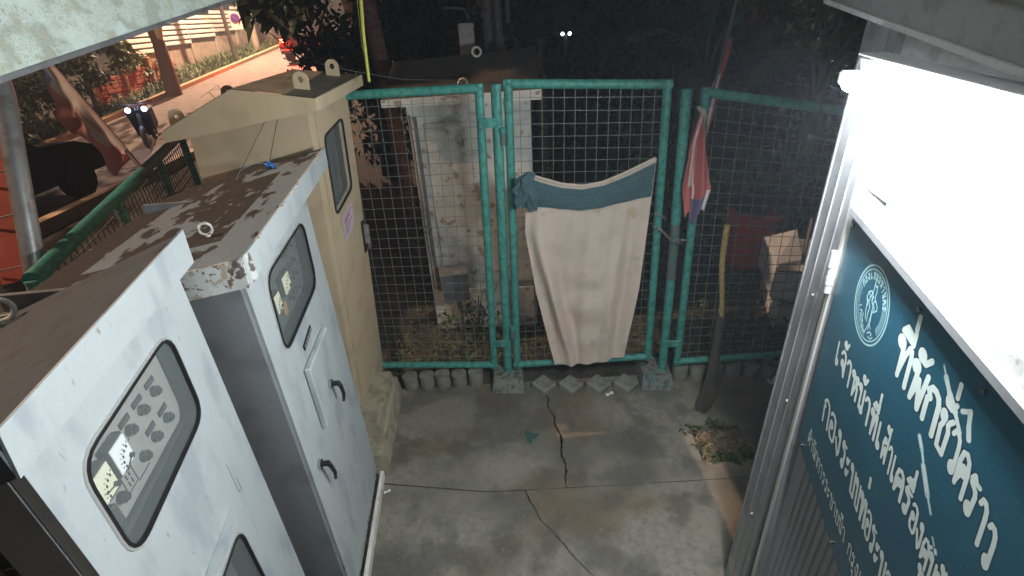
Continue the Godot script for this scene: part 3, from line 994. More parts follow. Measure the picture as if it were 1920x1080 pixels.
func window_in(t: Node3D, corners: Array, r: float, deep: float, panel: Material, rub := 0.006) -> void:
	var inner := rpoly(corners, r)
	var outer := rpoly(grow(corners, rub), r + rub)
	part(t, "window_gasket", ring(outer, inner, -deep + 0.001, 0.006), M.black)
	part(t, "window_trim", ring(rpoly(grow(corners, rub + 0.006), r + rub + 0.006), outer, -0.002, 0.003), M.alu_bright)
	part(t, "window_pane", extrude(rpoly(grow(corners, -0.0005), r), -0.004, -0.002), M.glass)
	var big := grow(corners, 0.03)
	part(t, "instrument_panel", extrude(PackedVector2Array(big), -deep - 0.006, -deep), panel)

func eye_ring(t: Node3D, at: Vector3, r: float, tr: float, m: Material, yaw: float) -> void:
	var b := Basis(Vector3.UP, yaw) * Basis(Vector3.RIGHT, PI / 2)
	var o := part(t, "lifting_eye", torus(r - tr, r + tr), m, at + Vector3(0, r + tr, 0), b)
	part(o, "eye_base", cyl(tr * 2.0, tr * 2.2, 10), M.rust_lip, Vector3(0, 0, r + tr * 1.2), Basis(Vector3.RIGHT, PI / 2))

func door_handle(t: Node3D, c: Vector3, l := 0.11, tilt := 0.12) -> void:
	var o := part(t, "handle", cyl(0.019, 0.012, 14), M.chrome, c + Vector3(0, 0, 0.006), Basis(Vector3.RIGHT, PI / 2))
	part(o, "handle_neck", cyl(0.011, 0.03, 12), M.black, Vector3(0, 0.018, 0))
	var st := begin(true)
	add_tube(st, [Vector3(-0.004, 0.03, -0.006), Vector3(0.004, 0.034, 0.018), Vector3(tilt * l * 0.6, 0.036, l * 0.6), Vector3(tilt * l, 0.026, l)], [0.010, 0.009, 0.0075, 0.006], 8)
	part(o, "handle_lever", done(st), M.black)

func control_cabinet_near() -> void:
	var x := face_frame(Vector3(-0.74, 0, -0.535), Vector2(-0.103, -0.615))
	var t := thing("control_cabinet", "nearest white control cabinet with a dark lid, seven indicator lamps and two meters behind glass", "cabinet", x, "white control cabinets")
	var w := 0.625
	var d := -0.46
	var st := begin()
	# body without its front: two ends, back and floor
	hexa(st, [Vector3(0, 0.06, -0.024), Vector3(0.02, 0.06, -0.024), Vector3(0.02, 0.06, -0.10), Vector3(0, 0.06, -0.10), Vector3(0, 1.695, -0.024), Vector3(0.02, 1.695, -0.024), Vector3(0.02, 1.68, -0.10), Vector3(0, 1.68, -0.10)])
	part(t, "end_flange", done(st), M.shaded_side)
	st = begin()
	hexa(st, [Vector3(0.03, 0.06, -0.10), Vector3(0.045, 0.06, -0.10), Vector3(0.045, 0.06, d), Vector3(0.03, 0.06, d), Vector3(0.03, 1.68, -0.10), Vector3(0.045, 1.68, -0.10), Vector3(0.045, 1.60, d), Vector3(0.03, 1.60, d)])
	part(t, "end_panel", done(st), M.near_black)  # near-black in place of the darkness beyond the cabinet end
	var gc := [Vector2(-d - 0.02, 1.55), Vector2(0.12, 1.62), Vector2(0.12, 0.12), Vector2(-d - 0.02, 0.12)]
	for i in range(1, 12):
		var s := i / 12.0
		var p: Vector2 = gc[0].lerp(gc[1], s); var q: Vector2 = gc[3].lerp(gc[2], s)
		wire(t, Vector3(0.022, q.y, -q.x), Vector3(0.022, p.y, -p.x), 0.003)
	for i in range(1, 30):
		var s := i / 30.0
		var p: Vector2 = gc[0].lerp(gc[3], s); var q: Vector2 = gc[1].lerp(gc[2], s)
		wire(t, Vector3(0.026, q.y, -q.x), Vector3(0.026, p.y, -p.x), 0.003)
	st = begin()
	hexa(st, [Vector3(w - 0.02, 0.06, -0.024), Vector3(w, 0.06, -0.024), Vector3(w, 0.06, d), Vector3(w - 0.02, 0.06, d), Vector3(w - 0.02, 1.70, -0.024), Vector3(w, 1.70, -0.024), Vector3(w, 1.60, d), Vector3(w - 0.02, 1.60, d)])
	part(t, "end_panel", done(st), M.shaded_side)
	st = begin()
	block(st, Vector3(0.0, 0.06, d - 0.015), Vector3(w, 1.60, d))
	block(st, Vector3(0.0, 0.05, d), Vector3(w, 0.07, -0.02))
	part(t, "back_panel", done(st), M.shaded_side)
	st = begin()
	block(st, Vector3(0.01, 0.0, d + 0.02), Vector3(w - 0.01, 0.055, -0.03))
	part(t, "base_channel", done(st), M.black)
	# door with two glazed openings
	var wc := [Vector2(0.080, 1.372), Vector2(0.466, 1.386), Vector2(0.474, 1.625), Vector2(0.088, 1.608)]
	var w2 := [Vector2(0.06, 0.62), Vector2(0.398, 0.62), Vector2(0.392, 1.018), Vector2(0.06, 1.030)]
	st = begin()
	add_plate(st, rect(0.003, 1.16, w, 1.705), rpoly(grow(wc, 0.004), 0.055), -0.022, 0.0)
	add_plate(st, rect(0.003, 0.08, w, 1.16), rpoly(grow(w2, 0.004), 0.05), -0.022, 0.0)
	part(t, "door", done(st), M.white)
	window_in(t, wc, 0.055, 0.042, M.panel)
	window_in(t, w2, 0.05, 0.06, M.panel_dark)
	st = begin()
	hexa(st, [Vector3(0.06, 1.098, 0.026), Vector3(0.398, 1.086, 0.026), Vector3(0.398, 1.086, 0.001), Vector3(0.06, 1.098, 0.001), Vector3(0.06, 1.114, 0.026), Vector3(0.398, 1.100, 0.026), Vector3(0.398, 1.100, 0.001), Vector3(0.06, 1.114, 0.001)])
	part(t, "drip_hood", done(st), M.white)
	# instruments, in the plane behind the glass
	var z := -0.042
	meter(t, Vector3(0.207, 1.517, z + 0.01), 0.062, 0.074, M.paper, deg_to_rad(205))
	meter(t, Vector3(0.138, 1.512, z + 0.01), 0.062, 0.074, M.paper_yellow, deg_to_rad(170))
	for p in [Vector2(0.404, 1.519), Vector2(0.340, 1.518), Vector2(0.402, 1.439), Vector2(0.280, 1.516), Vector2(0.338, 1.440), Vector2(0.172, 1.437)]:
		indicator(t, Vector3(p.x, p.y, z), 0.0125)
	indicator(t, Vector3(0.279, 1.440, z), 0.0125, false)
	part(t, "selector_box", box(Vector3(0.04, 0.05, 0.02), 0.003), M.rubber, Vector3(0.118, 1.437, z + 0.01))
	# legend plate: thin engraved outline
	st = begin()
	for q in [[0.216, 1.418, 0.040, 0.0012], [0.216, 1.464, 0.040, 0.0012], [0.196, 1.441, 0.0012, 0.046], [0.236, 1.441, 0.0012, 0.046], [0.21, 1.432, 0.002, 0.012], [0.222, 1.432, 0.002, 0.012], [0.21, 1.45, 0.002, 0.012], [0.222, 1.45, 0.002, 0.012], [0.262, 1.412, 0.05, 0.0014]]:
		block(st, Vector3(q[0] - q[2] / 2, q[1] - q[3] / 2, z + 0.0005), Vector3(q[0] + q[2] / 2, q[1] + q[3] / 2, z + 0.002))
	part(t, "legend_lines", done(st), M.black)
	st = begin()
	block(st, Vector3(0.05, 1.34, z + 0.001), Vector3(0.50, 1.392, z + 0.012))
	part(t, "panel_shade_band", done(st), M.rubber)  # dark band painted for the shade inside the window recess
	st = begin()
	for q in [[0.470, 1.135, 0.0012, 0.11], [0.478, 1.08, 0.018, 0.0012], [0.487, 1.10, 0.0012, 0.045]]:
		block(st, Vector3(q[0] - q[2] / 2, q[1] - q[3] / 2, 0.0002), Vector3(q[0] + q[2] / 2, q[1] + q[3] / 2, 0.0009))
	part(t, "label_outline", done(st), M.shaded_side)
	# lid: sloping top and white front fascia
	st = begin()
	hexa(st, [Vector3(-0.03, 1.775, 0.026), Vector3(0.664, 1.795, 0.026), Vector3(0.664, 1.61, d - 0.03), Vector3(-0.03, 1.60, d - 0.03), Vector3(-0.03, 1.783, 0.026), Vector3(0.664, 1.803, 0.026), Vector3(0.664, 1.618, d - 0.03), Vector3(-0.03, 1.608, d - 0.03)])
	part(t, "lid_top", done(st), M.dirty_roof)
	st = begin()
	hexa(st, [Vector3(-0.036, 1.712, 0.032), Vector3(0.660, 1.722, 0.032), Vector3(0.660, 1.722, 0.027), Vector3(-0.036, 1.712, 0.027), Vector3(-0.022, 1.789, 0.032), Vector3(0.669, 1.809, 0.032), Vector3(0.669, 1.809, 0.027), Vector3(-0.022, 1.789, 0.027)])
	part(t, "lid_fascia", done(st), M.white)
	st = begin()
	hexa(st, [Vector3(0.659, 1.724, 0.0265), Vector3(0.664, 1.724, 0.0265), Vector3(0.664, 1.56, d - 0.03), Vector3(0.659, 1.56, d - 0.03), Vector3(0.659, 1.795, 0.0265), Vector3(0.664, 1.795, 0.0265), Vector3(0.664, 1.61, d - 0.03), Vector3(0.659, 1.61, d - 0.03)])
	hexa(st, [Vector3(-0.034, 1.712, 0.0265), Vector3(-0.029, 1.712, 0.0265), Vector3(-0.029, 1.55, d - 0.03), Vector3(-0.034, 1.55, d - 0.03), Vector3(-0.034, 1.776, 0.0265), Vector3(-0.029, 1.776, 0.0265), Vector3(-0.029, 1.60, d - 0.03), Vector3(-0.034, 1.60, d - 0.03)])
	part(t, "lid_end", done(st), M.dirty_roof)
	eye_ring(t, Vector3(0.60, 1.650, -0.40), 0.028, 0.006, M.white_old, 0.35 + PI / 2 * 0.0 - 1.45)

func control_cabinet_rusty() -> void:
	var x := face_frame(Vector3(-0.757, 0, -1.27), Vector2(-0.058, -0.749))
	var t := thing("control_cabinet", "middle white control cabinet with a rust-eaten lid and two black door handles", "cabinet", x, "white control cabinets")
	var w := 0.705
	var d := -0.62
	var st := begin()
	block(st, Vector3(-0.028, 0.06, d), Vector3(-0.012, 1.655, -0.03))
	part(t, "end_panel", done(st), M.shaded_side)
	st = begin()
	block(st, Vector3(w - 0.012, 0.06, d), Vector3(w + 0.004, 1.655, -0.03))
	part(t, "end_panel", done(st), M.shaded_side)
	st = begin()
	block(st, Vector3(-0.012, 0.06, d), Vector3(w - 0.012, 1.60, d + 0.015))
	part(t, "back_panel", done(st), M.shaded_side)
	# edge channel with a dark groove beside the door
	st = begin()
	hexa(st, [Vector3(-0.028, 0.06, -0.002), Vector3(-0.012, 0.06, -0.002), Vector3(-0.012, 0.06, -0.03), Vector3(-0.028, 0.06, -0.03), Vector3(-0.028, 1.655, -0.002), Vector3(-0.012, 1.655, -0.002), Vector3(-0.012, 1.655, -0.03), Vector3(-0.028, 1.655, -0.03)])
	part(t, "corner_channel", done(st), M.shaded_side)
	st = begin()
	block(st, Vector3(-0.0118, 0.06, -0.03), Vector3(0.0, 1.65, -0.02))
	part(t, "door_groove", done(st), M.black)
	st = begin()
	block(st, Vector3(-0.02, 0.0, d + 0.02), Vector3(w, 0.058, -0.012))
	part(t, "base_channel", done(st), M.rust_lip)
	var wc := [Vector2(0.108, 1.292), Vector2(0.556, 1.318), Vector2(0.587, 1.574), Vector2(0.140, 1.556)]
	st = begin()
	add_plate(st, rect(0.002, 1.24, w, 1.66), rpoly(grow(wc, 0.004), 0.06), -0.022, 0.0)
	block(st, Vector3(0.002, 0.065, -0.022), Vector3(w, 1.24, 0.0))
	part(t, "door", done(st), M.white)
	window_in(t, wc, 0.06, 0.042, M.panel_dark, 0.008)
	var z := -0.042
	meter(t, Vector3(0.335, 1.437, z + 0.01), 0.078, 0.075, M.paper_yellow, deg_to_rad(210))
	meter(t, Vector3(0.222, 1.420, z + 0.01), 0.058, 0.075, M.paper_yellow, deg_to_rad(195))
	for i in 3:
		for j in 4:
			var p := Vector2(0.405 + i * 0.045 - j * 0.012, 1.515 - j * 0.052)
			indicator(t, Vector3(p.x, p.y, z), 0.009, false)
	part(t, "wiring_tag", box(Vector3(0.035, 0.05, 0.004), 0.001), flat(0.30, 0.16, 0.05, 0.8), Vector3(0.30, 1.355, z + 0.004))
	# name plate
	var bn := (Vector2(0.367, 1.223) - Vector2(0.253, 1.204)).normalized()
	var npl := part(t, "name_plate", box(Vector3(0.118, 0.024, 0.004), 0.001), M.black, Vector3(0.311, 1.213, 0.002), Basis(p3(bn, 0), Vector3(-bn.y, bn.x, 0), Vector3.BACK))
	st = begin()
	for k in 5:
		add_box(st, Vector3(0.013, 0.009, 0.001), 0.0, Transform3D(Basis(), Vector3(-0.042 + k * 0.021, 0, 0.0025)))
	part(npl, "plate_lettering", done(st), flat(0.3, 0.3, 0.3, 0.8))
	# raised inspection hatch
	part(t, "hatch", box(Vector3(0.285, 0.285, 0.026), 0.005), M.white, Vector3(0.334, 1.010, 0.014))
	door_handle(t, Vector3(0.325, 0.975, 0.027), 0.105, 0.15)
	door_handle(t, Vector3(0.075, 0.800, 0.0), 0.115, 0.25)
	# lid
	var a := Vector3(-0.075, 1.638, 0.052); var b := Vector3(0.955, 1.690, 0.052)
	var up := 0.080
	st = begin()
	hexa(st, [a, b, b - Vector3(0, 0, 0.006), a - Vector3(0, 0, 0.006), a + Vector3(0.01, up, 0), b + Vector3(0.01, up, 0), b + Vector3(0.01, up, -0.006), a + Vector3(0.01, up, -0.006)])
	part(t, "lid_fascia", done(st), M.white)
	var ba := Vector3(-0.06, 1.60, d - 0.03); var bb := Vector3(0.955, 1.62, d - 0.03)
	st = begin()
	hexa(st, [Vector3(-0.078, 1.636, 0.046), Vector3(-0.071, 1.636, 0.046), Vector3(-0.065, 1.53, d - 0.03), Vector3(-0.072, 1.53, d - 0.03), Vector3(-0.070, 1.716, 0.046), Vector3(-0.063, 1.716, 0.046), Vector3(-0.059, 1.606, d - 0.03), Vector3(-0.066, 1.606, d - 0.03)])
	part(t, "lid_end", done(st), M.rust_lip)
	# rust-bled corner where fascia and end meet
	st = begin()
	hexa(st, [a + Vector3(-0.004, -0.002, -0.002), a + Vector3(0.055, 0.001, 0.0022), a + Vector3(0.055, 0.001, -0.004), a + Vector3(-0.004, -0.002, -0.01), a + Vector3(0.007, up + 0.001, -0.002), a + Vector3(0.05, up + 0.003, 0.0022), a + Vector3(0.05, up + 0.003, -0.004), a + Vector3(0.007, up + 0.001, -0.01)])
	part(t, "rusted_corner", done(st), M.rust_lip)
	st = begin()
	var t0 := a + Vector3(0.008, up - 0.004, -0.006); var t1 := b + Vector3(0.008, up - 0.004, -0.006)
	quad(st, t0, t1, bb, ba)
	quad(st, ba - Vector3(0, 0.006, 0), bb - Vector3(0, 0.006, 0), t1 - Vector3(0, 0.006, 0), t0 - Vector3(0, 0.006, 0))
	part(t, "lid_top", done(st), rusted_lid())
	st = begin()
	hexa(st, [b + Vector3(-0.006, 0.002, -0.0062), b + Vector3(0.0, 0.002, -0.0062), bb + Vector3(0, -0.07, 0), bb + Vector3(-0.006, -0.07, 0), b + Vector3(0.003, up - 0.006, -0.0062), b + Vector3(0.009, up - 0.006, -0.0062), bb + Vector3(0.003, 0, 0), bb + Vector3(-0.003, 0, 0)])
	part(t, "lid_end", done(st), M.rust_lip)
	st = begin()
	block(st, Vector3(w + 0.006, 0.06, -0.47), Vector3(1.20, 1.635, -0.455))
	part(t, "added_rear_panel", done(st), M.shaded_side)  # added panel that stops lamp light leaking between the cabinets
	eye_ring(t, Vector3(0.19, 1.693, -0.15), 0.018, 0.0045, M.rust_lip, -1.3)
	# flakes of paint curling off the lid's front edge
	st = begin()
	for k in 26:
		var f := rng.randf()
		var q := t0.lerp(t1, f) + Vector3(0, 0.002, 0.004)
		add_box(st, Vector3(rng.randf_range(0.008, 0.03), 0.003, rng.randf_range(0.004, 0.014)), 0.0, Transform3D(Basis.from_euler(Vector3(rng.randf_range(-0.4, 0.4), rng.randf_range(-0.5, 0.5), 0)), q))
	var fl := part(t, "paint_flakes", done(st), M.rust_lip)
	fl.set_meta("kind", "stuff")

func rusted_lid() -> StandardMaterial3D:
	# the painted lid has rusted most towards the back and far end: wear with a shape of its own
	var n := 512
	var big := noise_image(n, 5.0, 5, 401)
	var mid := noise_image(n, 16.0, 4, 402)
	var fine := noise_image(n, 60.0, 3, 403)
	var data := PackedByteArray(); data.resize(n * n * 3)
	var hgt := PackedByteArray(); hgt.resize(n * n)
	for j in n:
		var v := float(j) / n          # 0 back, 1 front
		for i in n:
			var u := float(i) / n      # 0 near, 1 far
			var k := j * n + i
			var e := big[k] / 255.0 * 0.75 + mid[k] / 255.0 * 0.35 + (0.62 - v) * 0.62 + (u - 0.35) * 0.10
			var rust := clampf((e - 0.53) / 0.05, 0.0, 1.0)
			var m := 0.75 + fine[k] / 255.0 * 0.5
			var paint := Color(0.17, 0.225, 0.275) * m
			var iron := Color(0.026, 0.019, 0.016).lerp(Color(0.013, 0.011, 0.010), clampf(mid[k] / 255.0 * 2.2 - 0.6, 0, 1)) * m
			var edge := clampf(1.0 - absf(e - 0.53) / 0.02, 0.0, 1.0) * 0.5
			var c := paint.lerp(iron, rust).lerp(Color(0.12, 0.105, 0.085), edge)
			data[k * 3] = int(255.0 * pow(clampf(c.r, 0, 1), 0.4545))
			data[k * 3 + 1] = int(255.0 * pow(clampf(c.g, 0, 1), 0.4545))
			data[k * 3 + 2] = int(255.0 * pow(clampf(c.b, 0, 1), 0.4545))
			hgt[k] = int(clampf(200.0 - rust * 110.0 + (fine[k] - 128) * 0.35, 0, 255))
	var mt := textured(Image.create_from_data(n, n, false, Image.FORMAT_RGB8, data), 1.0, 0.8, false, false)
	mt.heightmap_enabled = true
	mt.heightmap_texture = ImageTexture.create_from_image(Image.create_from_data(n, n, false, Image.FORMAT_L8, hgt))
	mt.heightmap_scale = 0.25
	return mt

func lug(t: Node3D, at: Vector3, yaw: float, m: Material, s := 1.0) -> void:
	# upright plate with a round head and a hole
	var outer := PackedVector2Array(); var inner := PackedVector2Array()
	for k in 24:
		var a := TAU * k / 24.0 - PI / 2.0
		var p := Vector2(cos(a), sin(a)) * 0.033 * s
		if p.y < 0:
			p = Vector2(signf(p.x) * 0.033 * s if absf(p.x) > 0.4 * 0.033 * s else p.x * 2.4, maxf(p.y * 2.0, -0.045 * s))
		outer.append(p)
		inner.append(Vector2(cos(a), sin(a)) * 0.0135 * s)
	part(t, "lifting_lug", ring(outer, inner, -0.006, 0.006), m, at + Vector3(0, 0.043 * s, 0), Basis(Vector3.UP, yaw))

func cabinet_beige() -> void:
	var x := face_frame(Vector3(-0.90, 0, -2.30), Vector2(0.03, -0.45), 4.0, 1.0)
	var t := thing("electrical_cabinet", "tall beige electrical cabinet with a gabled lid and four lifting lugs", "cabinet", x)
	var w := 0.515
	var d := -0.56
	var st := begin()
	hexa(st, [Vector3(0.0, 0.10, -0.03), Vector3(0.016, 0.10, -0.03), Vector3(0.016, 0.10, d), Vector3(0.0, 0.10, d), Vector3(0.0, 1.94, -0.03), Vector3(0.016, 1.94, -0.03), Vector3(0.016, 1.83, d), Vector3(0.0, 1.83, d)])
	part(t, "end_panel", done(st), M.beige)
	st = begin()
	hexa(st, [Vector3(w - 0.016, 0.10, -0.03), Vector3(w, 0.10, -0.03), Vector3(w, 0.10, d), Vector3(w - 0.016, 0.10, d), Vector3(w - 0.016, 1.94, -0.03), Vector3(w, 1.94, -0.03), Vector3(w, 1.83, d), Vector3(w - 0.016, 1.83, d)])
	part(t, "end_panel", done(st), M.beige)
	st = begin()
	block(st, Vector3(0.016, 0.10, d), Vector3(w - 0.016, 1.82, d + 0.016))
	part(t, "back_panel", done(st), M.beige)
	st = begin()
	block(st, Vector3(0.0, 0.10, -0.03), Vector3(0.062, 1.93, -0.006))
	part(t, "door_jamb", done(st), M.beige)
	st = begin()
	block(st, Vector3(0.0622, 0.11, -0.03), Vector3(0.074, 1.92, -0.018))
	part(t, "door_groove", done(st), M.black)
	var wc := [Vector2(0.127, 1.392), Vector2(0.391, 1.452), Vector2(0.386, 1.812), Vector2(0.129, 1.773)]
	st = begin()
	add_plate(st, rect(0.0742, 1.34, w, 1.93), rpoly(grow(wc, 0.003), 0.035), -0.02, 0.0)
	block(st, Vector3(0.0742, 0.11, -0.02), Vector3(w, 1.34, 0.0))
	part(t, "door", done(st), M.beige)
	part(t, "window_gasket", ring(rpoly(grow(wc, 0.010), 0.045), rpoly(wc, 0.035), -0.003, 0.005), M.black)
	part(t, "window_pane", extrude(rpoly(grow(wc, -0.0005), 0.035), -0.004, -0.002), M.glass)
	part(t, "instrument_panel", extrude(PackedVector2Array(grow(wc, 0.02)), -0.066, -0.06), M.beige_roof)
	part(t, "inner_strip", box(Vector3(0.022, 0.42, 0.02), 0.002), M.rubber, Vector3(0.335, 1.60, -0.05))
	part(t, "inner_strip", box(Vector3(0.012, 0.42, 0.02), 0.002), M.rubber, Vector3(0.285, 1.60, -0.05))
	part(t, "inner_tag", box(Vector3(0.03, 0.12, 0.006), 0.001), M.black, Vector3(0.155, 1.64, -0.05))
	# handle with its recess and padlock
	part(t, "latch_recess", box(Vector3(0.045, 0.20, 0.006), 0.002), M.black, Vector3(0.477, 1.12, 0.002))
	var h := part(t, "latch", box(Vector3(0.022, 0.12, 0.03), 0.004), M.steel, Vector3(0.484, 1.135, 0.018))
	part(h, "padlock", box(Vector3(0.03, 0.045, 0.016), 0.004), M.chrome, Vector3(0.012, -0.075, 0.005))
	# gabled lid: ridge along the depth axis
	st = begin()
	var e0 := -0.10; var e1 := 0.525
	var f := 0.085; var k := -0.605; var mid := -0.262
	var yf := 1.985; var ym := 2.013; var yb := 1.835
	quad(st, Vector3(e0, yf, f), Vector3(e1, yf + 0.02, f), Vector3(e1, ym + 0.012, mid), Vector3(e0, ym, mid))
	quad(st, Vector3(e0, ym, mid), Vector3(e1, ym + 0.012, mid), Vector3(e1, yb + 0.02, k), Vector3(e0, yb, k))
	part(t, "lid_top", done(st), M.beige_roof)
	st = begin()
	var g0 := [Vector2(f, yf - 0.05), Vector2(f, yf - 0.003), Vector2(mid, ym - 0.003), Vector2(k, yb - 0.003), Vector2(k, yb - 0.05)]
	var poly := PackedVector2Array()
	for p in g0:
		poly.append(Vector2(-p.x, p.y))
	add_extrude(st, poly, e0 - 0.004, e0 + 0.004)
	var gable := part(t, "gable", done(st), M.beige, V, Basis(Vector3(0, 0, -1), Vector3.UP, Vector3(1, 0, 0)))
	gable.set_meta("label", "triangular end of the lid facing the camera")
	st = begin()
	hexa(st, [Vector3(e0, yf - 0.05, f + 0.004), Vector3(e1, yf - 0.03, f + 0.004), Vector3(e1, yf - 0.03, f - 0.004), Vector3(e0, yf - 0.05, f - 0.004), Vector3(e0, yf + 0.001, f + 0.004), Vector3(e1, yf + 0.021, f + 0.004), Vector3(e1, yf + 0.021, f - 0.004), Vector3(e0, yf + 0.001, f - 0.004)])
	part(t, "lid_fascia", done(st), M.beige)
	lug(t, Vector3(0.05, 1.992, -0.03), PI / 2, M.beige)
	lug(t, Vector3(0.44, 2.008, -0.03), PI / 2, M.beige)
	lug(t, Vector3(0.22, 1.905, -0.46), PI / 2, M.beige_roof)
	lug(t, Vector3(-0.04, 1.84, k + 0.04), PI / 2, M.beige)
	# concrete plinth in two steps
	var pl := thing("plinth", "mossy cream concrete plinth under the beige cabinet", "plinth", Transform3D())
	st = begin()
	hexa(st, [Vector3(-1.75, -0.02, -1.99), Vector3(-0.755, -0.02, -1.99), Vector3(-0.785, -0.02, -2.68), Vector3(-1.75, -0.02, -2.68), Vector3(-1.75, 0.13, -2.0), Vector3(-0.775, 0.13, -2.0), Vector3(-0.805, 0.145, -2.67), Vector3(-1.75, 0.145, -2.67)])
	part(pl, "base_step", done(st), M.plinth)
	st = begin()
	hexa(st, [Vector3(-1.73, 0.131, -2.16), Vector3(-0.80, 0.131, -2.16), Vector3(-0.825, 0.146, -2.66), Vector3(-1.73, 0.146, -2.66), Vector3(-1.73, 0.20, -2.17), Vector3(-0.81, 0.20, -2.17), Vector3(-0.835, 0.205, -2.655), Vector3(-1.73, 0.205, -2.655)])
	part(pl, "upper_step", done(st), M.plinth)
	# blue string tied round the rusty lid, running up to the lugs
	var s := thing("tie_wire", "thin wire tied with blue string on the rusty lid, running up to a lug", "wire", Transform3D())
	var kn := Vector3(-0.985, 1.74, -2.12)
	part(s, "strand", tube([Vector3(-0.92, 2.03, -2.36), Vector3(-0.955, 1.87, -2.21), kn], 0.0016, 6), M.black)
	part(s, "strand", tube([Vector3(-0.925, 2.03, -2.36), Vector3(-1.03, 1.84, -2.18), Vector3(-1.10, 1.70, -2.04)], 0.0014, 6), M.black)
	part(s, "strand", tube([Vector3(-1.10, 1.70, -2.04), Vector3(-1.08, 1.735, -2.06), Vector3(-1.03, 1.75, -2.09), kn], 0.0016, 6), M.blue_grey)
	part(s, "strand", tube([Vector3(-0.92, 2.035, -2.37), Vector3(-0.90, 2.06, -2.60), Vector3(-0.93, 2.10, -2.90)], 0.0014, 6), M.black)
	var st2 := begin()
	for q in [[0, 0, 0, 0.4], [0.012, -0.006, 0.01, 1.2], [0.02, -0.012, 0.02, 2.1], [-0.006, -0.01, 0.008, 0.1]]:
		add_box(st2, Vector3(0.012, 0.030, 0.010), 0.003, Transform3D(Basis.from_euler(Vector3(q[3], q[3] * 2, 0.5)), Vector3(q[0], q[1], q[2])))
	part(s, "blue_knot", done(st2), M.blue, kn)

func cabinet_behind() -> void:
	var x := Transform3D(Basis(Vector3.UP, -0.04), Vector3(-0.635, -0.05, -3.5))
	var t := thing("switch_cabinet", "weathered white cabinet with a brown sloping lid standing behind the fence", "cabinet", x)
	var st := begin()
	block(st, Vector3(0.0, 0.0, -0.8), Vector3(0.83, 1.78, -0.02))
	part(t, "body", done(st), M.white_old)
	part(t, "door", box(Vector3(0.70, 1.22, 0.02), 0.004), M.white_old, Vector3(0.46, 1.05, -0.008))
	part(t, "door_edge", box(Vector3(0.02, 1.32, 0.026), 0.003), M.galv, Vector3(0.052, 1.05, -0.006))
	part(t, "hinge_rod", tube([Vector3(0.025, 0.40, 0.004), Vector3(0.02, 1.72, 0.004)], 0.006, 8), M.galv)
	part(t, "lower_panel", box(Vector3(0.72, 0.32, 0.016), 0.003), M.white_old, Vector3(0.45, 0.22, -0.010))
	st = begin()
	hexa(st, [Vector3(-0.14, 1.785, 0.06), Vector3(0.90, 1.785, 0.06), Vector3(0.90, 1.785, 0.05), Vector3(-0.14, 1.785, 0.05), Vector3(-0.14, 1.832, 0.06), Vector3(0.90, 1.848, 0.06), Vector3(0.90, 1.848, 0.05), Vector3(-0.14, 1.832, 0.05)])
	part(t, "lid_fascia", done(st), M.white_old)
	st = begin()
	quad(st, Vector3(-0.14, 1.832, 0.055), Vector3(0.90, 1.848, 0.055), Vector3(0.88, 2.06, -0.42), Vector3(-0.13, 2.02, -0.42))
	quad(st, Vector3(-0.13, 2.02, -0.42), Vector3(0.88, 2.06, -0.42), Vector3(0.90, 1.80, -0.9), Vector3(-0.14, 1.80, -0.9))
	part(t, "lid_top", done(st), M.brown_roof)
	for p in [Vector3(0.40, 1.87, 0.02), Vector3(0.475, 2.03, -0.33)]:
		part(t, "lifting_eye", torus(0.021, 0.037), M.white_old, p + Vector3(0, 0.03, 0), Basis(Vector3.RIGHT, PI / 2))
	# grey meter box on its stalk
	var b := thing("meter_box", "small grey box on a stalk in front of the white cabinet", "box", Transform3D(Basis(Vector3.UP, 0.15), Vector3(-0.43, -0.06, -3.36)))
	part(b, "case", box(Vector3(0.20, 0.21, 0.15), 0.006), M.galv, Vector3(0, 0.50, 0))
	part(b, "lid", box(Vector3(0.215, 0.03, 0.165), 0.005), M.galv, Vector3(0, 0.62, 0))
	part(b, "stalk", tube([Vector3(0.02, 0, 0), Vector3(0.02, 0.40, 0)], 0.02, 10), M.galv)
	# wire slung from the beige lid to the far lid
	var w := thing("sagging_wire", "thin pale wire sagging from the beige lid to the brown lid", "wire")
	part(w, "strand", tube([Vector3(-0.93, 2.06, -2.86), Vector3(-0.78, 2.0, -2.98), Vector3(-0.58, 1.925, -3.2), Vector3(-0.42, 1.895, -3.35), Vector3(-0.24, 1.87, -3.46)], 0.0022, 6), M.galv)

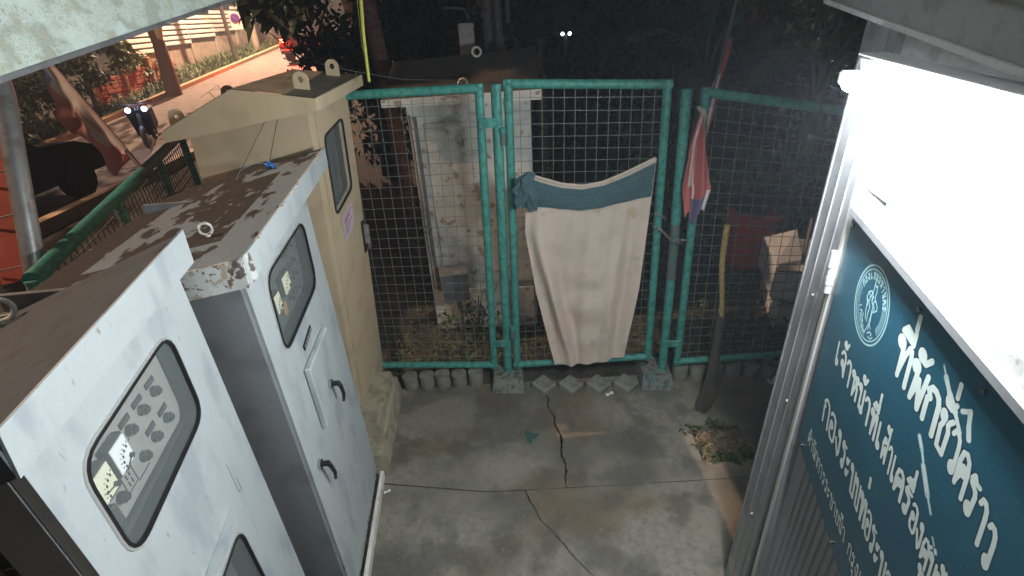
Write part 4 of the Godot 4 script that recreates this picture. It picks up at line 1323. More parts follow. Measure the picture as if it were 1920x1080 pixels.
# ---------------------------------------------------------------- edging under the fence
func floor_edging() -> void:
	var t := thing("log_edging", "row of half-round concrete edging logs under the left fence panel", "edging", Transform3D(), "concrete edging rows")
	for k in 5:
		log_piece(t, Vector3(-0.735 + k * 0.112, 0, -2.735))
	t = thing("log_edging", "row of half-round concrete edging logs under the right fence panel", "edging", Transform3D(), "concrete edging rows")
	for k in 11:
		log_piece(t, Vector3(1.10 + k * 0.118, 0, -2.665 + k * 0.004))
	t = thing("diamond_edging", "four diamond-set concrete blocks under the gate", "edging")
	for k in 4:
		var p := Vector3(0.175 + k * 0.181, 0.0, -2.645 + k * 0.016)
		var s := begin()
		add_box(s, Vector3(0.125, 0.10, 0.125), 0.010, Transform3D(Basis(Vector3.UP, PI / 4 + rng.randf_range(-0.08, 0.08)) * Basis(Vector3.RIGHT, 0.10), V))
		part(t, "block", done(s), M.concrete, p + Vector3(0, rng.randf_range(-0.004, 0.006), 0))
	t = thing("footing", "concrete footing of the hinge-side gate post, splashed with green paint", "footing", Transform3D(), "gate post footings")
	var st := begin()
	hexa(st, [Vector3(-0.185, -0.03, -2.60), Vector3(0.05, -0.03, -2.575), Vector3(0.06, -0.03, -2.86), Vector3(-0.18, -0.03, -2.86), Vector3(-0.155, 0.085, -2.655), Vector3(0.035, 0.085, -2.64), Vector3(0.04, 0.085, -2.85), Vector3(-0.16, 0.085, -2.85)])
	part(t, "cast_block", done(st), M.footing)
	t = thing("footing", "concrete footing of the chained gate post, green on top", "footing", Transform3D(), "gate post footings")
	st = begin()
	hexa(st, [Vector3(0.81, -0.03, -2.545), Vector3(1.03, -0.03, -2.525), Vector3(1.04, -0.03, -2.80), Vector3(0.82, -0.03, -2.80), Vector3(0.835, 0.088, -2.60), Vector3(1.02, 0.088, -2.585), Vector3(1.02, 0.088, -2.79), Vector3(0.85, 0.088, -2.79)])
	part(t, "cast_block", done(st), M.footing)
	# low earth behind the blocks
	st = begin()
	quad(st, Vector3(-1.2, -0.005, -2.715), Vector3(3.2, -0.005, -2.66), Vector3(3.2, 0.02, -2.90), Vector3(-1.2, 0.02, -2.90))
	quad(st, Vector3(-1.2, 0.02, -2.90), Vector3(3.2, 0.02, -2.90), Vector3(3.2, -0.07, -3.3), Vector3(-1.2, -0.07, -3.3))
	structure("earth_bank", done(st), M.soil)

func log_piece(t: Node3D, p: Vector3) -> void:
	var c := cyl(0.052 + rng.randf_range(-0.003, 0.003), 0.15, 14)
	part(t, "edging_log", c, M.concrete, p + Vector3(0, 0.025 + rng.randf_range(-0.006, 0.006), 0), Basis.from_euler(Vector3(rng.randf_range(-0.06, 0.06), rng.randf() * 6.0, rng.randf_range(-0.05, 0.05))))

# ---------------------------------------------------------------- the sign
func glyphs() -> Dictionary:
	# strokes of each letter, consonant height 1; [x, y, r] alone is a loop
	var o := func(x: float, y: float, r: float) -> Array:
		var a := []
		for k in 11:
			a.append(Vector2(x + cos(TAU * k / 10.0) * r, y + sin(TAU * k / 10.0) * r))
		return a
	var v := func(a: Array) -> Array:
		var r := []
		for i in range(0, a.size(), 2):
			r.append(Vector2(a[i], a[i + 1]))
		return r
	return {
		"ก": [v.call([.06, 0, .06, .58, .17, .68, .05, .80, .18, .96, .34, 1, .50, .95, .57, .80, .57, 0])],
		"ท": [o.call(.12, .86, .11), v.call([.23, .86, .23, 0]), v.call([.23, .10, .36, .70, .46, .98, .55, .98, .58, .85, .58, 0])],
		"พ": [o.call(.12, .86, .11), v.call([.22, .84, .14, 0, .34, .66, .50, 0, .62, 1])],
		"ช": [o.call(.16, .84, .10), v.call([.26, .88, .20, .66, .12, .52, .16, 0, .50, 0, .54, .62, .46, .76, .52, .88, .64, 1])],
		"ว": [v.call([.08, .82, .18, .96, .34, 1, .48, .93, .53, .76, .53, .16]), o.call(.41, .13, .12)],
		"ค": [v.call([.06, 0, .06, .62, .14, .90, .32, 1, .50, .93, .58, .66, .58, 0]), o.call(.34, .55, .11), v.call([.07, .08, .26, .46])],
		"ร": [o.call(.28, .13, .12), v.call([.40, .14, .46, .62, .40, .72, .16, .74, .12, .84, .22, .98, .36, .90, .54, .96])],
		"า": [v.call([.06, .78, .16, .96, .30, 1, .44, .92, .48, .74, .48, 0])],
		"เ": [o.call(.30, .13, .12), v.call([.18, .12, .18, 1])],
		"จ": [v.call([.06, .80, .18, .97, .36, 1, .50, .92, .55, .74, .55, .0, .36, .34]), o.call(.26, .46, .11)],
		"ห": [o.call(.12, .86, .11), v.call([.23, .86, .23, 0, .46, .70]), o.call(.48, .84, .11), v.call([.42, .66, .56, .50, .57, 0])],
		"น": [o.call(.12, .86, .11), v.call([.23, .86, .23, .06, .42, .10, .56, .26, .56, 1]), o.call(.50, .11, .10)],
		"ฝ": [o.call(.26, .80, .09), v.call([.30, .92, .14, .88, .06, .62, .12, 0, .32, .56, .52, 0, .58, 1.42])],
		"อ": [v.call([.08, .84, .18, .97, .36, 1, .52, .92, .56, .70, .56, .14, .46, 0, .18, 0, .08, .14, .10, .44]), o.call(.22, .52, .11)],
		"ง": [o.call(.38, .86, .11), v.call([.49, .86, .49, .20, .38, 0, .06, .46])],
		"ส": [v.call([.06, .02, .06, .60, .16, .88, .34, .96, .52, .84, .56, .60, .56, 0]), o.call(.34, .46, .11), v.call([.08, .08, .26, .38]), v.call([.48, .88, .66, 1.08])],
		"บ": [o.call(.12, .86, .11), v.call([.23, .86, .23, 0, .57, 0, .57, 1])],
		"ย": [o.call(.18, .86, .10), v.call([.10, .78, .10, .62, .24, .52, .12, .40, .14, 0, .56, 0, .57, 1])],
		"ม": [o.call(.12, .86, .11), v.call([.22, .86, .22, .18, .56, .02, .57, 1]), o.call(.16, .10, .10)],
		"ะ": [o.call(.16, .66, .10), v.call([.25, .64, .40, .84]), o.call(.16, .20, .10), v.call([.25, .18, .40, .40])],
		"ี": [v.call([-.54, 1.16, -.40, 1.36, -.24, 1.34, -.08, 1.18, -.54, 1.16]), v.call([-.08, 1.16, -.08, 1.48])],
		"ื": [v.call([-.54, 1.16, -.40, 1.36, -.24, 1.34, -.08, 1.18, -.54, 1.16]), v.call([-.08, 1.16, -.08, 1.48]), v.call([-.20, 1.30, -.20, 1.48])],
		"่": [v.call([-.10, 1.58, -.10, 1.92])],
		"้": [o.call(-.34, 1.36, .09), v.call([-.30, 1.26, -.24, 1.22, -.14, 1.28, -.02, 1.52])],
		"ั": [o.call(-.40, 1.26, .10), v.call([-.34, 1.17, -.20, 1.18, -.02, 1.42])],
		"ํ": [o.call(-.16, 1.26, .11)],
		"ุ": [o.call(-.16, -.24, .09), v.call([-.07, -.22, -.07, -.58])],
		"ู": [o.call(-.36, -.24, .09), v.call([-.28, -.24, -.28, -.56, -.06, -.56, -.06, -.16])],
	}

var sign_img: Image
const SIGN_PX := 1150.0
const SU := 0.19
const SV := 1.80

func ink(pts: Array, w: float, c: Color) -> void:
	# a stroke of round-ended width w (metres on the board) through board points
	var wd := sign_img.get_width(); var ht := sign_img.get_height()
	var r := w * 0.5 * SIGN_PX
	for i in pts.size() - 1:
		var a := Vector2((pts[i].x - SU) * SIGN_PX, (SV - pts[i].y) * SIGN_PX)
		var b := Vector2((pts[i + 1].x - SU) * SIGN_PX, (SV - pts[i + 1].y) * SIGN_PX)
		var d := b - a
		var l2 := maxf(d.length_squared(), 0.0001)
		var x0 := maxi(0, int(minf(a.x, b.x) - r - 1)); var x1 := mini(wd - 1, int(maxf(a.x, b.x) + r + 2))
		var y0 := maxi(0, int(minf(a.y, b.y) - r - 1)); var y1 := mini(ht - 1, int(maxf(a.y, b.y) + r + 2))
		for y in range(y0, y1 + 1):
			for x in range(x0, x1 + 1):
				var p := Vector2(x, y)
				var t := clampf((p - a).dot(d) / l2, 0, 1)
				var k := clampf(r + 0.5 - p.distance_to(a + d * t), 0, 1)
				if k > 0:
					sign_img.set_pixel(x, y, sign_img.get_pixel(x, y).lerp(c, k))

func along(table: Array, f: float) -> float:
	var i := clampi(int(floor(f)), 0, table.size() - 2)
	return table[i] + (table[i + 1] - table[i]) * (f - i)

func lettering(text: String, us: Array, vs: Array, h0: float, h1: float, slant: float, w: float) -> void:
	var g := glyphs()
	var n := float(us.size())
	var white := srgb(0.62, 0.70, 0.66); var dark := srgb(0.004, 0.022, 0.04)
	for pass_ in 2:
		var k := -1.0
		for ch in text:
			if ch == " ":
				k += 0.9
				continue
			var above := ch in ["ี", "ื", "่", "้", "ั", "ํ", "ุ", "ู"]
			if not above:
				k += 1.0
			if not g.has(ch):
				continue
			var ws := w * clampf((along(us, k + 1.0) - along(us, k)) / ((us[us.size() - 1] - us[0]) / (n - 1.0)), 0.82, 1.12)
			for s in g[ch]:
				var out := []
				for p in s:
					var f: float = k + ((p.x + 0.62) if above else p.x) / 0.72
					var h := lerpf(h0, h1, clampf(f / n, 0, 1))
					out.append(Vector2(along(us, f) - slant * p.y * h, along(vs, f) + p.y * h))
				ink(out, ws + 0.0042 if pass_ == 0 else ws, dark if pass_ == 0 else white)

func sign_board() -> void:
	var wd := 1270; var ht := 1050
	sign_img = grime(512, Color(0.012, 0.085, 0.135), [[Color(0.016, 0.11, 0.16), 4.0, 3, 0.5, 0.3, 0.6, 501], [Color(0.03, 0.16, 0.22), 60.0, 2, 0.82, 0.03, 0.8, 502]], 0.03)
	sign_img.resize(wd, ht, Image.INTERPOLATE_BILINEAR)
	lettering("ที่พักชั่วคราว", [0.537, 0.600, 0.655, 0.703, 0.740, 0.772, 0.806, 0.840, 0.870, 0.898], [1.583, 1.571, 1.562, 1.550, 1.541, 1.530, 1.516, 1.500, 1.484, 1.468], 0.072, 0.062, 0.20, 0.0115)
	lettering("เจ้าหน้าที่เฝ้าเครื่องสูบนํ้า", [0.327, 0.359, 0.395, 0.430, 0.473, 0.507, 0.540, 0.573, 0.603, 0.627, 0.648, 0.667, 0.701, 0.733, 0.759, 0.785, 0.812, 0.840, 0.866, 0.890], [1.438, 1.437, 1.435, 1.431, 1.427, 1.421, 1.415, 1.410, 1.403, 1.398, 1.392, 1.385, 1.376, 1.366, 1.356, 1.345, 1.333, 1.321, 1.308, 1.295], 0.054, 0.050, 0.22, 0.0080)
	lettering("กองระบบท่อระบายนํ้า", [0.356, 0.402, 0.447, 0.486, 0.520, 0.548, 0.580, 0.608, 0.645, 0.672, 0.699, 0.722, 0.752, 0.780, 0.808, 0.836], [1.271, 1.268, 1.262, 1.257, 1.250, 1.243, 1.234, 1.226, 1.217, 1.208, 1.198, 1.187, 1.176, 1.165, 1.154, 1.143], 0.064, 0.056, 0.26, 0.0086)
	lettering("สํานักการระบายนํ้า กรุงเทพมหานคร", range(31).map(func(k): return 0.320 + 0.0204 * k), range(31).map(func(k): return 1.153 - 0.0031 * k), 0.034, 0.032, 0.25, 0.0042)
	# torn vinyl
	var white := srgb(0.62, 0.70, 0.66)
	var pale := srgb(0.20, 0.42, 0.50)
	for q in [[Vector2(0.655, 1.676), Vector2(0.668, 1.664), 0.004], [Vector2(0.668, 1.664), Vector2(0.690, 1.645), 0.010], [Vector2(0.690, 1.645), Vector2(0.716, 1.628), 0.013], [Vector2(0.716, 1.628), Vector2(0.742, 1.606), 0.009], [Vector2(0.728, 1.640), Vector2(0.742, 1.652), 0.009], [Vector2(0.742, 1.652), Vector2(0.752, 1.628), 0.010], [Vector2(0.752, 1.628), Vector2(0.762, 1.612), 0.011]]:
		for e in 6:
			var w0 := Vector2(rng.randf_range(-0.004, 0.004), rng.randf_range(-0.004, 0.004))
			ink([q[0] + w0, q[1] + w0 * 0.5], q[2] * 0.35, pale)
		ink([q[0], q[1]], q[2], white)
	for q in [[Vector2(0.672, 1.528), Vector2(0.690, 1.512), 0.008], [Vector2(0.690, 1.512), Vector2(0.706, 1.494), 0.005], [Vector2(0.708, 1.490), Vector2(0.742, 1.455), 0.011], [Vector2(0.742, 1.455), Vector2(0.765, 1.435), 0.004], [Vector2(0.79, 1.405), Vector2(0.80, 1.397), 0.002], [Vector2(0.807, 1.392), Vector2(0.809, 1.390), 0.007]]:
		ink([q[0], q[1]], q[2] + 0.003, pale)
		ink([q[0], q[1]], q[2], white)
	# round seal
	var c := Vector2(0.397, 1.643)
	var ax := Vector2(0.060, 0.0365); var ay := Vector2(-0.045, 0.076)
	var line := srgb(0.36, 0.55, 0.56)
	var put := func(pts: Array) -> Array:
		var r := []
		for p in pts:
			r.append(c + ax * p.x + ay * p.y)
		return r
	for rr in [1.0, 0.90]:
		var circ := []
		for k in 49:
			circ.append(Vector2(cos(TAU * k / 48.0), sin(TAU * k / 48.0)) * rr)
		ink(put.call(circ), 0.0042 if rr == 1.0 else 0.0030, line)
	for k in range(0, 26):
		var a := deg_to_rad(140.0 + k * 4.2)
		ink(put.call([Vector2(cos(a), sin(a)) * 0.70, Vector2(cos(a), sin(a)) * 0.84]), 0.0016, line)
	for k in range(0, 18):
		var a := deg_to_rad(-62.0 + k * 3.6)
		ink(put.call([Vector2(cos(a), sin(a)) * 0.66, Vector2(cos(a), sin(a)) * 0.84]), 0.0016, line)
	# lettering round the upper rim
	var g := glyphs()
	var k2 := 0
	for ch in "กรงเทพมหานคร":
		var a := deg_to_rad(128.0 - k2 * 12.2)
		var rad := Vector2(cos(a), sin(a)); var tan_ := Vector2(sin(a), -cos(a))
		for s in g[ch]:
			var out := []
			for p in s:
				out.append(rad * (0.66 + 0.17 * p.y) + tan_ * (p.x - 0.3) * 0.17)
			ink(put.call(out), 0.0032, line)
		k2 += 1
	# the mounted figure in outline
	for s in [
		[.30, .66, .22, .56, .26, .44, .36, .46, .30, .30, .22, .16, .30, .06, .36, -.06, .34, -.14, .18, -.18], [.22, .54, .16, .40, .10, .30, .02, .36, -.14, .34, -.24, .22, -.22, .04, -.28, -.10, -.30, -.34],
		[-.10, .32, -.04, .20, -.12, .10, -.06, -.04, -.16, -.20, -.22, -.40], [.10, .24, .06, .06, .14, -.02, .06, -.16, -.02, -.34, -.14, -.52, -.34, -.68], [.24, .10, .12, .04, .20, -.10, .06, -.22, .00, -.40, -.12, -.60],
		[-.24, .20, -.16, .12, -.20, .00], [-.02, .20, .06, .30, .14, .20, .04, .12], [-.34, -.68, -.44, -.62, -.40, -.50], [-.44, -.40, -.50, -.28, -.42, -.20], [-.60, -.20, -.56, -.36, -.46, -.44, -.52, -.56],
		[-.10, -.78, .02, -.84, .16, -.80], [-.16, -.70, -.02, -.66, .10, -.72, .04, -.76], [.02, -.34, -.04, -.48, .02, -.58], [-.62, -.10, -.50, -.14, -.56, -.22], [-.66, .0, -.56, .02]]:
		var out := []
		for i in range(0, s.size(), 2):
			out.append(Vector2(s[i], s[i + 1]))
		ink(put.call(out), 0.0030, line)
	var mt := textured(sign_img, 1.0, 0.32, false, false)
	mt.texture_repeat = false
	var t := thing("sign_board", "dark blue board with a round white seal and large white lettering on the cabin door", "sign", cabin)
	var tl := Vector2(0.208, 1.785); var tr := Vector2(1.26, 1.672); var br := Vector2(1.28, 0.905); var bl := Vector2(0.275, 1.103)
	# a gently bowed sheet
	var st := begin(true)
	for j in 8:
		for i in 8:
			var q := []; var uv := []
			for e in [[i, j + 1], [i + 1, j + 1], [i + 1, j], [i, j]]:
				var s: float = e[0] / 8.0; var tt: float = e[1] / 8.0
				var p := tl.lerp(tr, s).lerp(bl.lerp(br, s), tt)
				q.append(Vector3(p.x, p.y, 0.019 + 0.006 * sin(PI * tt) * sin(PI * minf(s * 2.0, 1.0))))
				uv.append(Vector2((p.x - SU) * SIGN_PX / wd, (SV - p.y) * SIGN_PX / ht))
			tri(st, q[0], q[1], q[2], uv[0], uv[1], uv[2]); tri(st, q[0], q[2], q[3], uv[0], uv[2], uv[3])
	st.index()
	st.generate_normals()
	part(t, "face", st.commit(), mt)
	st = begin()
	hexa(st, [p3(bl, 0.017), p3(br, 0.017), p3(br, 0.009), p3(bl, 0.009), p3(tl, 0.017), p3(tr, 0.017), p3(tr, 0.009), p3(tl, 0.009)])
	part(t, "backing", done(st), M.blue_grey)
	# aluminium strip along the top edge and the far edge
	st = begin()
	hexa(st, [p3(tl, 0.030), p3(tr, 0.030), p3(tr, 0.010), p3(tl, 0.010), p3(tl + Vector2(0, 0.016), 0.030), p3(tr + Vector2(0, 0.016), 0.030), p3(tr + Vector2(0, 0.016), 0.010), p3(tl + Vector2(0, 0.016), 0.010)])
	part(t, "top_strip", done(st), M.alu)
	for p in [Vector3(0.226, 1.762, 0.022), Vector3(0.30, 1.115, 0.022), Vector3(0.55, 1.725, 0.024), Vector3(0.75, 1.70, 0.022), Vector3(0.565, 1.06, 0.022)]:
		part(t, "screw", cyl(0.005, 0.005, 8), M.chrome, p, Basis(Vector3.RIGHT, PI / 2))

# ---------------------------------------------------------------- cloth and flags
func pick(a: Array, t: float) -> Vector2:   # smooth curve through points [t, x, y]
	for i in a.size() - 1:
		if t <= a[i + 1][0] or i == a.size() - 2:
			var f: float = clampf((t - a[i][0]) / (a[i + 1][0] - a[i][0]), 0, 1)
			return Vector2(a[i][1], a[i][2]).lerp(Vector2(a[i + 1][1], a[i + 1][2]), f)
	return Vector2.ZERO

func cloth_point(s: float, t: float) -> Vector3:
	var top := pick([[0.0, 0.150, 1.470], [0.12, 0.225, 1.440], [0.3, 0.345, 1.402], [0.45, 0.457, 1.386], [0.6, 0.575, 1.405], [0.8, 0.70, 1.458], [1.0, 0.846, 1.529]], s)
	var l := pick([[0.0, 0.150, 1.470], [0.14, 0.146, 1.30], [0.28, 0.135, 1.12], [0.6, 0.186, 0.728], [1.0, 0.296, 0.173]], t)
	var r := pick([[0.0, 0.846, 1.529], [0.13, 0.838, 1.345], [0.6, 0.806, 0.752], [1.0, 0.748, 0.235]], t)
	var calm := 1.0 - 0.62 * smoothstep(0.72, 1.0, t)
	var base := l.lerp(r, s)
	var chord := Vector2(0.150, 1.470).lerp(Vector2(0.846, 1.529), s)
	var sag := top - chord
	base += sag * pow(1.0 - t, 1.2)
	base.y -= 0.030 * sin(PI * s) * pow(t, 3)
	# swags hang from both upper corners and meet low down; the left hem makes one deep pleat
	var u := s - 0.60
	var fold := 0.020 * sin(13.0 * sqrt(u * u * 2.4 + 0.05 * (1.15 - t)) * (0.8 + 0.5 * t) - 2.2 * t) * smoothstep(0.02, 0.35, t)
	var pleat := 0.040 * exp(-pow((s - 0.05 - 0.20 * t) / 0.055, 2.0)) * smoothstep(0.1, 0.5, t) - 0.026 * exp(-pow((s - 0.16 - 0.20 * t) / 0.06, 2.0)) * smoothstep(0.1, 0.5, t)
	var side := -0.022 * exp(-pow((s - 0.93 + 0.10 * t) / 0.035, 2.0)) * smoothstep(0.15, 0.6, t) + 0.018 * exp(-pow((s - 0.84 + 0.12 * t) / 0.05, 2.0)) * smoothstep(0.1, 0.4, t)
	var low := 0.010 * sin(30.0 * t + 18.0 * (s - 0.5) * (s - 0.5)) * smoothstep(0.35, 0.6, t) * smoothstep(1.0, 0.85, t) * exp(-pow((s - 0.5) / 0.25, 2.0))
	var small := 0.0035 * sin(46.0 * s + 9.0 * t) * smoothstep(0.0, 0.2, t)
	return Vector3(base.x, base.y, 0.052 + (fold * 0.8 + pleat + side + low + small) * calm)

func hanging_cloth() -> void:
	var t := thing("hanging_cloth", "cream cloth with a blue spotted hem hung over the gate mesh", "cloth", fence_axes)
	part(t, "sheet", grid(cloth_point, 72, 72), M.cloth)
	part(t, "spotted_hem", grid(func(s: float, v: float):
		var p := cloth_point(0.008 + s * 0.984, v * (0.135 - 0.035 * sin(PI * s)) + 0.012)
		var top := cloth_point(0.008 + s * 0.984, 0.012)
		return Vector3(p.x, p.y, 0.066 + (p.z - top.z) * 0.4 + 0.006 * sin(9.0 * s + 3.0 * v) + 0.010 * sin(PI * v)), 60, 8), M.hem)
	# rolled white top edge
	var roll := []
	for k in 25:
		roll.append(cloth_point(0.02 + 0.97 * k / 24.0, 0.0) + Vector3(0, 0.004, 0.004))
	part(t, "rolled_edge", tube(roll, 0.008, 8, true, false), M.cloth)
	# bunched corner on the left: cloth gathered and knotted through the mesh
	part(t, "bunched_corner", grid(func(s2: float, v: float):
		var a := s2 * TAU
		var c := pick([[0.0, 0.172, 1.488], [0.3, 0.146, 1.435], [0.65, 0.138, 1.365], [1.0, 0.112, 1.285]], v)
		var r := (0.012 + 0.030 * sin(PI * pow(v, 0.75)) + 0.012 * v) * (1.0 + 0.22 * sin(a * 4.0 + v * 5.0) + 0.12 * sin(a * 9.0 - v * 8.0))
		return Vector3(c.x + cos(a) * r * 1.05 + 0.006 * sin(v * 21.0), c.y + sin(a) * r * 0.25, 0.086 + sin(a) * r * 0.75), 40, 22), M.hem)
	part(t, "knotted_end", grid(func(s2: float, v: float):
		var a := s2 * TAU
		var c := pick([[0.0, 0.158, 1.44], [0.5, 0.180, 1.355], [1.0, 0.188, 1.268]], v)
		var r := (0.010 + 0.022 * sin(PI * pow(v, 0.9)) + 0.006 * v) * (1.0 + 0.25 * sin(a * 3.0 + v * 7.0) + 0.1 * sin(a * 8.0))
		return Vector3(c.x + cos(a) * r, c.y + sin(a) * r * 0.2, 0.094 + sin(a) * r * 0.7), 32, 18), M.hem)

func flags() -> void:
	# pole and flag at the right post
	var t := thing("flag", "faded striped flag knotted round the top of the right fence panel", "flag", fence_axes, "faded striped flags")
	part(t, "pole", tube([Vector3(1.065, 1.42, -0.05), Vector3(1.10, 1.62, -0.055), Vector3(1.178, 2.233, -0.06), Vector3(1.26, 2.85, -0.07)], 0.0085, 10), M.blue_grey)
	part(t, "wrapped_cloth", grid(func(s: float, v: float):
		var a := Vector3(1.162, 2.08, -0.05).lerp(Vector3(1.07, 1.50, -0.045), v)
		var wid := 0.018 + 0.055 * smoothstep(0.25, 0.7, v)
		return a + Vector3((s - 0.72) * wid, (s - 0.5) * -0.02, 0.014 * cos(s * 5.0 + v * 3.0) + 0.02), 14, 24), M.flag)
	part(t, "red_roll", tube([Vector3(1.166, 2.075, -0.035), Vector3(1.160, 2.02, -0.03), Vector3(1.150, 1.955, -0.03), Vector3(1.142, 1.90, -0.035)], [0.012, 0.016, 0.014, 0.007], 10), flat(0.34, 0.10, 0.10, 0.9))
	part(t, "hanging_tail", grid(func(s: float, v: float):
		var l := pick([[0.0, 1.040, 1.745], [0.25, 1.002, 1.60], [0.6, 0.985, 1.375], [1.0, 1.022, 1.19]], v)
		var r := pick([[0.0, 1.062, 1.735], [0.25, 1.085, 1.60], [0.6, 1.128, 1.40], [0.74, 1.142, 1.365], [1.0, 1.118, 1.20]], v)
		var p := l.lerp(r, s)
		if v > 0.72:
			p.y += 0.05 * smoothstep(0.72, 1.0, v) * sin(s * 9.0)
		return Vector3(p.x, p.y, 0.062 + 0.030 * sin(s * 8.5 + 0.8) * smoothstep(0.0, 0.3, v) + 0.012 * sin(s * 17.0 + v * 4.0)), 30, 26), M.flag_tail)
	part(t, "knot", tube([Vector3(1.036, 1.77, 0.02), Vector3(1.055, 1.755, 0.05), Vector3(1.066, 1.72, 0.05), Vector3(1.075, 1.70, 0.0)], [0.008, 0.016, 0.016, 0.008], 10), flat(0.42, 0.38, 0.34, 0.9))
	# pole and flag on the side fence
	var f := thing("flag", "faded striped flag drooping from a slanting pole on the side fence", "flag", Transform3D(), "faded striped flags")
	var a := Vector3(-2.15, 1.46, -3.05); var b := Vector3(-2.94, 2.24, -3.60)
	part(f, "pole", tube([a, b], 0.012, 10), flat(0.16, 0.10, 0.08, 0.7))
	part(f, "draped_cloth", grid(func(s: float, v: float):
		var p := a.lerp(b, 0.20 + 0.80 * s)
		var drop := (0.05 + 0.23 * sin(PI * pow(s, 0.8)) + 0.05 * sin(s * 11.0)) * v
		return p + Vector3(-0.10 * v * sin(PI * s) + 0.015 * sin(s * 23.0 + v * 9.0) * v, -drop + 0.012 + 0.012 * sin(s * 31.0) * v, 0.045 * sin(s * 14.0 + v * 6.0) * v + 0.02 * sin(s * 27.0 - v * 11.0) * v + 0.014), 56, 20), flag_turned())
	part(f, "rolled_cloth", tube([a.lerp(b, 0.2), a.lerp(b, 0.35), a.lerp(b, 0.6), a.lerp(b, 0.9)], [0.014, 0.016, 0.018, 0.014], 10), flat(0.58, 0.42, 0.38, 0.9))

func flag_turned() -> StandardMaterial3D:
	var im: Image = M.flag.albedo_texture.get_image().duplicate()
	im.fill(srgb(0.56, 0.27, 0.25))
	im.fill_rect(Rect2i(0, 0, 60, 4), srgb(0.52, 0.50, 0.48))
	im.fill_rect(Rect2i(30, 4, 30, 4), srgb(0.62, 0.57, 0.52))
	im.fill_rect(Rect2i(46, 6, 14, 5), srgb(0.27, 0.25, 0.29))
	im.fill_rect(Rect2i(12, 5, 16, 3), srgb(0.66, 0.60, 0.54))
	var m: StandardMaterial3D = M.flag.duplicate()
	m.albedo_texture = ImageTexture.create_from_image(im)
	return m

func gate_chain() -> void:
	var t := thing("chain", "steel chain looped round the gate stile and the right post", "chain", fence_axes)
	var pts := []
	for k in 17:
		var f := k / 16.0
		pts.append(Vector3(lerpf(0.865, 1.055, f), 1.135 - 0.10 * f + 0.012 * sin(f * 7.0) - 0.02 * sin(PI * f), 0.036 + 0.012 * sin(PI * f)))
	for k in 16:
		chain_link(t, pts[k], pts[k + 1], k)
	for k in 7:
		var a0 := -0.6 + k * 0.42
		chain_link(t, Vector3(0.896 + cos(a0) * 0.034, 1.155 + k * 0.008, sin(a0) * 0.036), Vector3(0.896 + cos(a0 + 0.42) * 0.034, 1.163 + k * 0.008, sin(a0 + 0.42) * 0.036), k)
	for k in 6:
		chain_link(t, Vector3(0.985 + k * 0.017, 1.04 - 0.004 * k, 0.040), Vector3(1.002 + k * 0.017, 1.036 - 0.004 * k, 0.040), k)
	var p := thing("padlock", "small brass padlock hanging on the gate chain", "padlock", fence_axes * Transform3D(Basis(Vector3.BACK, 1.45), Vector3(1.018, 1.04, 0.05)))
	part(p, "case", box(Vector3(0.036, 0.040, 0.018), 0.004), M.chrome, Vector3(0, -0.018, 0))
	part(p, "shackle", torus(0.010, 0.016, 16, 8), M.chrome, Vector3(0, 0.008, 0), Basis(Vector3.RIGHT, PI / 2))

func chain_link(t: Node3D, a: Vector3, b: Vector3, k: int) -> void:
	var y := (b - a).normalized()
	var l := a.distance_to(b)
	var q := span(a, b) * Basis(Vector3.UP, PI / 2 * (k % 2) + 0.3)
	var c := (a + b) / 2.0
	var pts := []
	for i in 13:
		var an := TAU * i / 12.0
		pts.append(Vector3(cos(an) * 0.0062, sin(an) * (l * 0.5 + 0.0035), 0))
	if not boxes.has("link%d" % int(l * 1000)):
		boxes["link%d" % int(l * 1000)] = tube(pts, 0.0022, 6, true, false)
	part(t, "link", boxes["link%d" % int(l * 1000)], M.steel, c, q)

func broom() -> void:
	var t := thing("broom", "coconut-rib broom with a bamboo handle leaning on the right fence panel", "broom", Transform3D())
	var foot := Vector3(1.135, 0.02, -2.33)
	var neck := Vector3(1.265, 0.47, -2.56)
	var top := fence_axes * Vector3(1.262, 1.135, 0.045)
	var pts := []
	for k in 9:
		pts.append(neck.lerp(top, k / 8.0) + Vector3(0.008 * sin(k * 0.9), 0, 0))
	part(t, "handle", tube(pts, [0.0155, 0.0158, 0.016, 0.0162, 0.0165, 0.0168, 0.017, 0.017, 0.0172], 10), M.bamboo)
	for k in [1, 3, 5, 7]:
		var b := span(pts[k], pts[k + 1])
		part(t, "bamboo_node", cyl(0.0182, 0.007, 10), M.bamboo, pts[k], b)
	var h1 := neck.lerp(top, 0.06)
	var h0 := Vector3(1.245, 0.23, -2.50)
	part(t, "binding", tube([h1 + Vector3(0, 0.06, -0.01), neck, h0], [0.0185, 0.026, 0.031], 12), M.broom_head)
	part(t, "tie", tube([h0.lerp(neck, 0.02), h0.lerp(neck, 0.09)], 0.034, 12), M.galv)
	part(t, "tie", tube([h0.lerp(neck, 0.7), h0.lerp(neck, 0.76)], 0.0295, 12), M.broom_head)
	var st := begin()
	for k in 150:
		var a := rng.randf() * TAU
		var r := sqrt(rng.randf())
		var o := Vector3(cos(a), 0, sin(a)) * r
		var p := h0 + o * 0.028 + Vector3(0, 0.05, 0)
		var e := foot + Vector3(o.x * 0.042 + rng.randf_range(-0.01, 0.01), rng.randf_range(-0.01, 0.03), o.z * 0.05)
		var m := p.lerp(e, 0.5) + Vector3(0.03 + o.x * 0.012, 0, o.z * 0.012)
		add_tube(st, [p, m, e], [0.0026, 0.0022, 0.0012], 4, false)
	var br := part(t, "bristles", done(st), M.broom_head)
	br.set_meta("kind", "stuff")

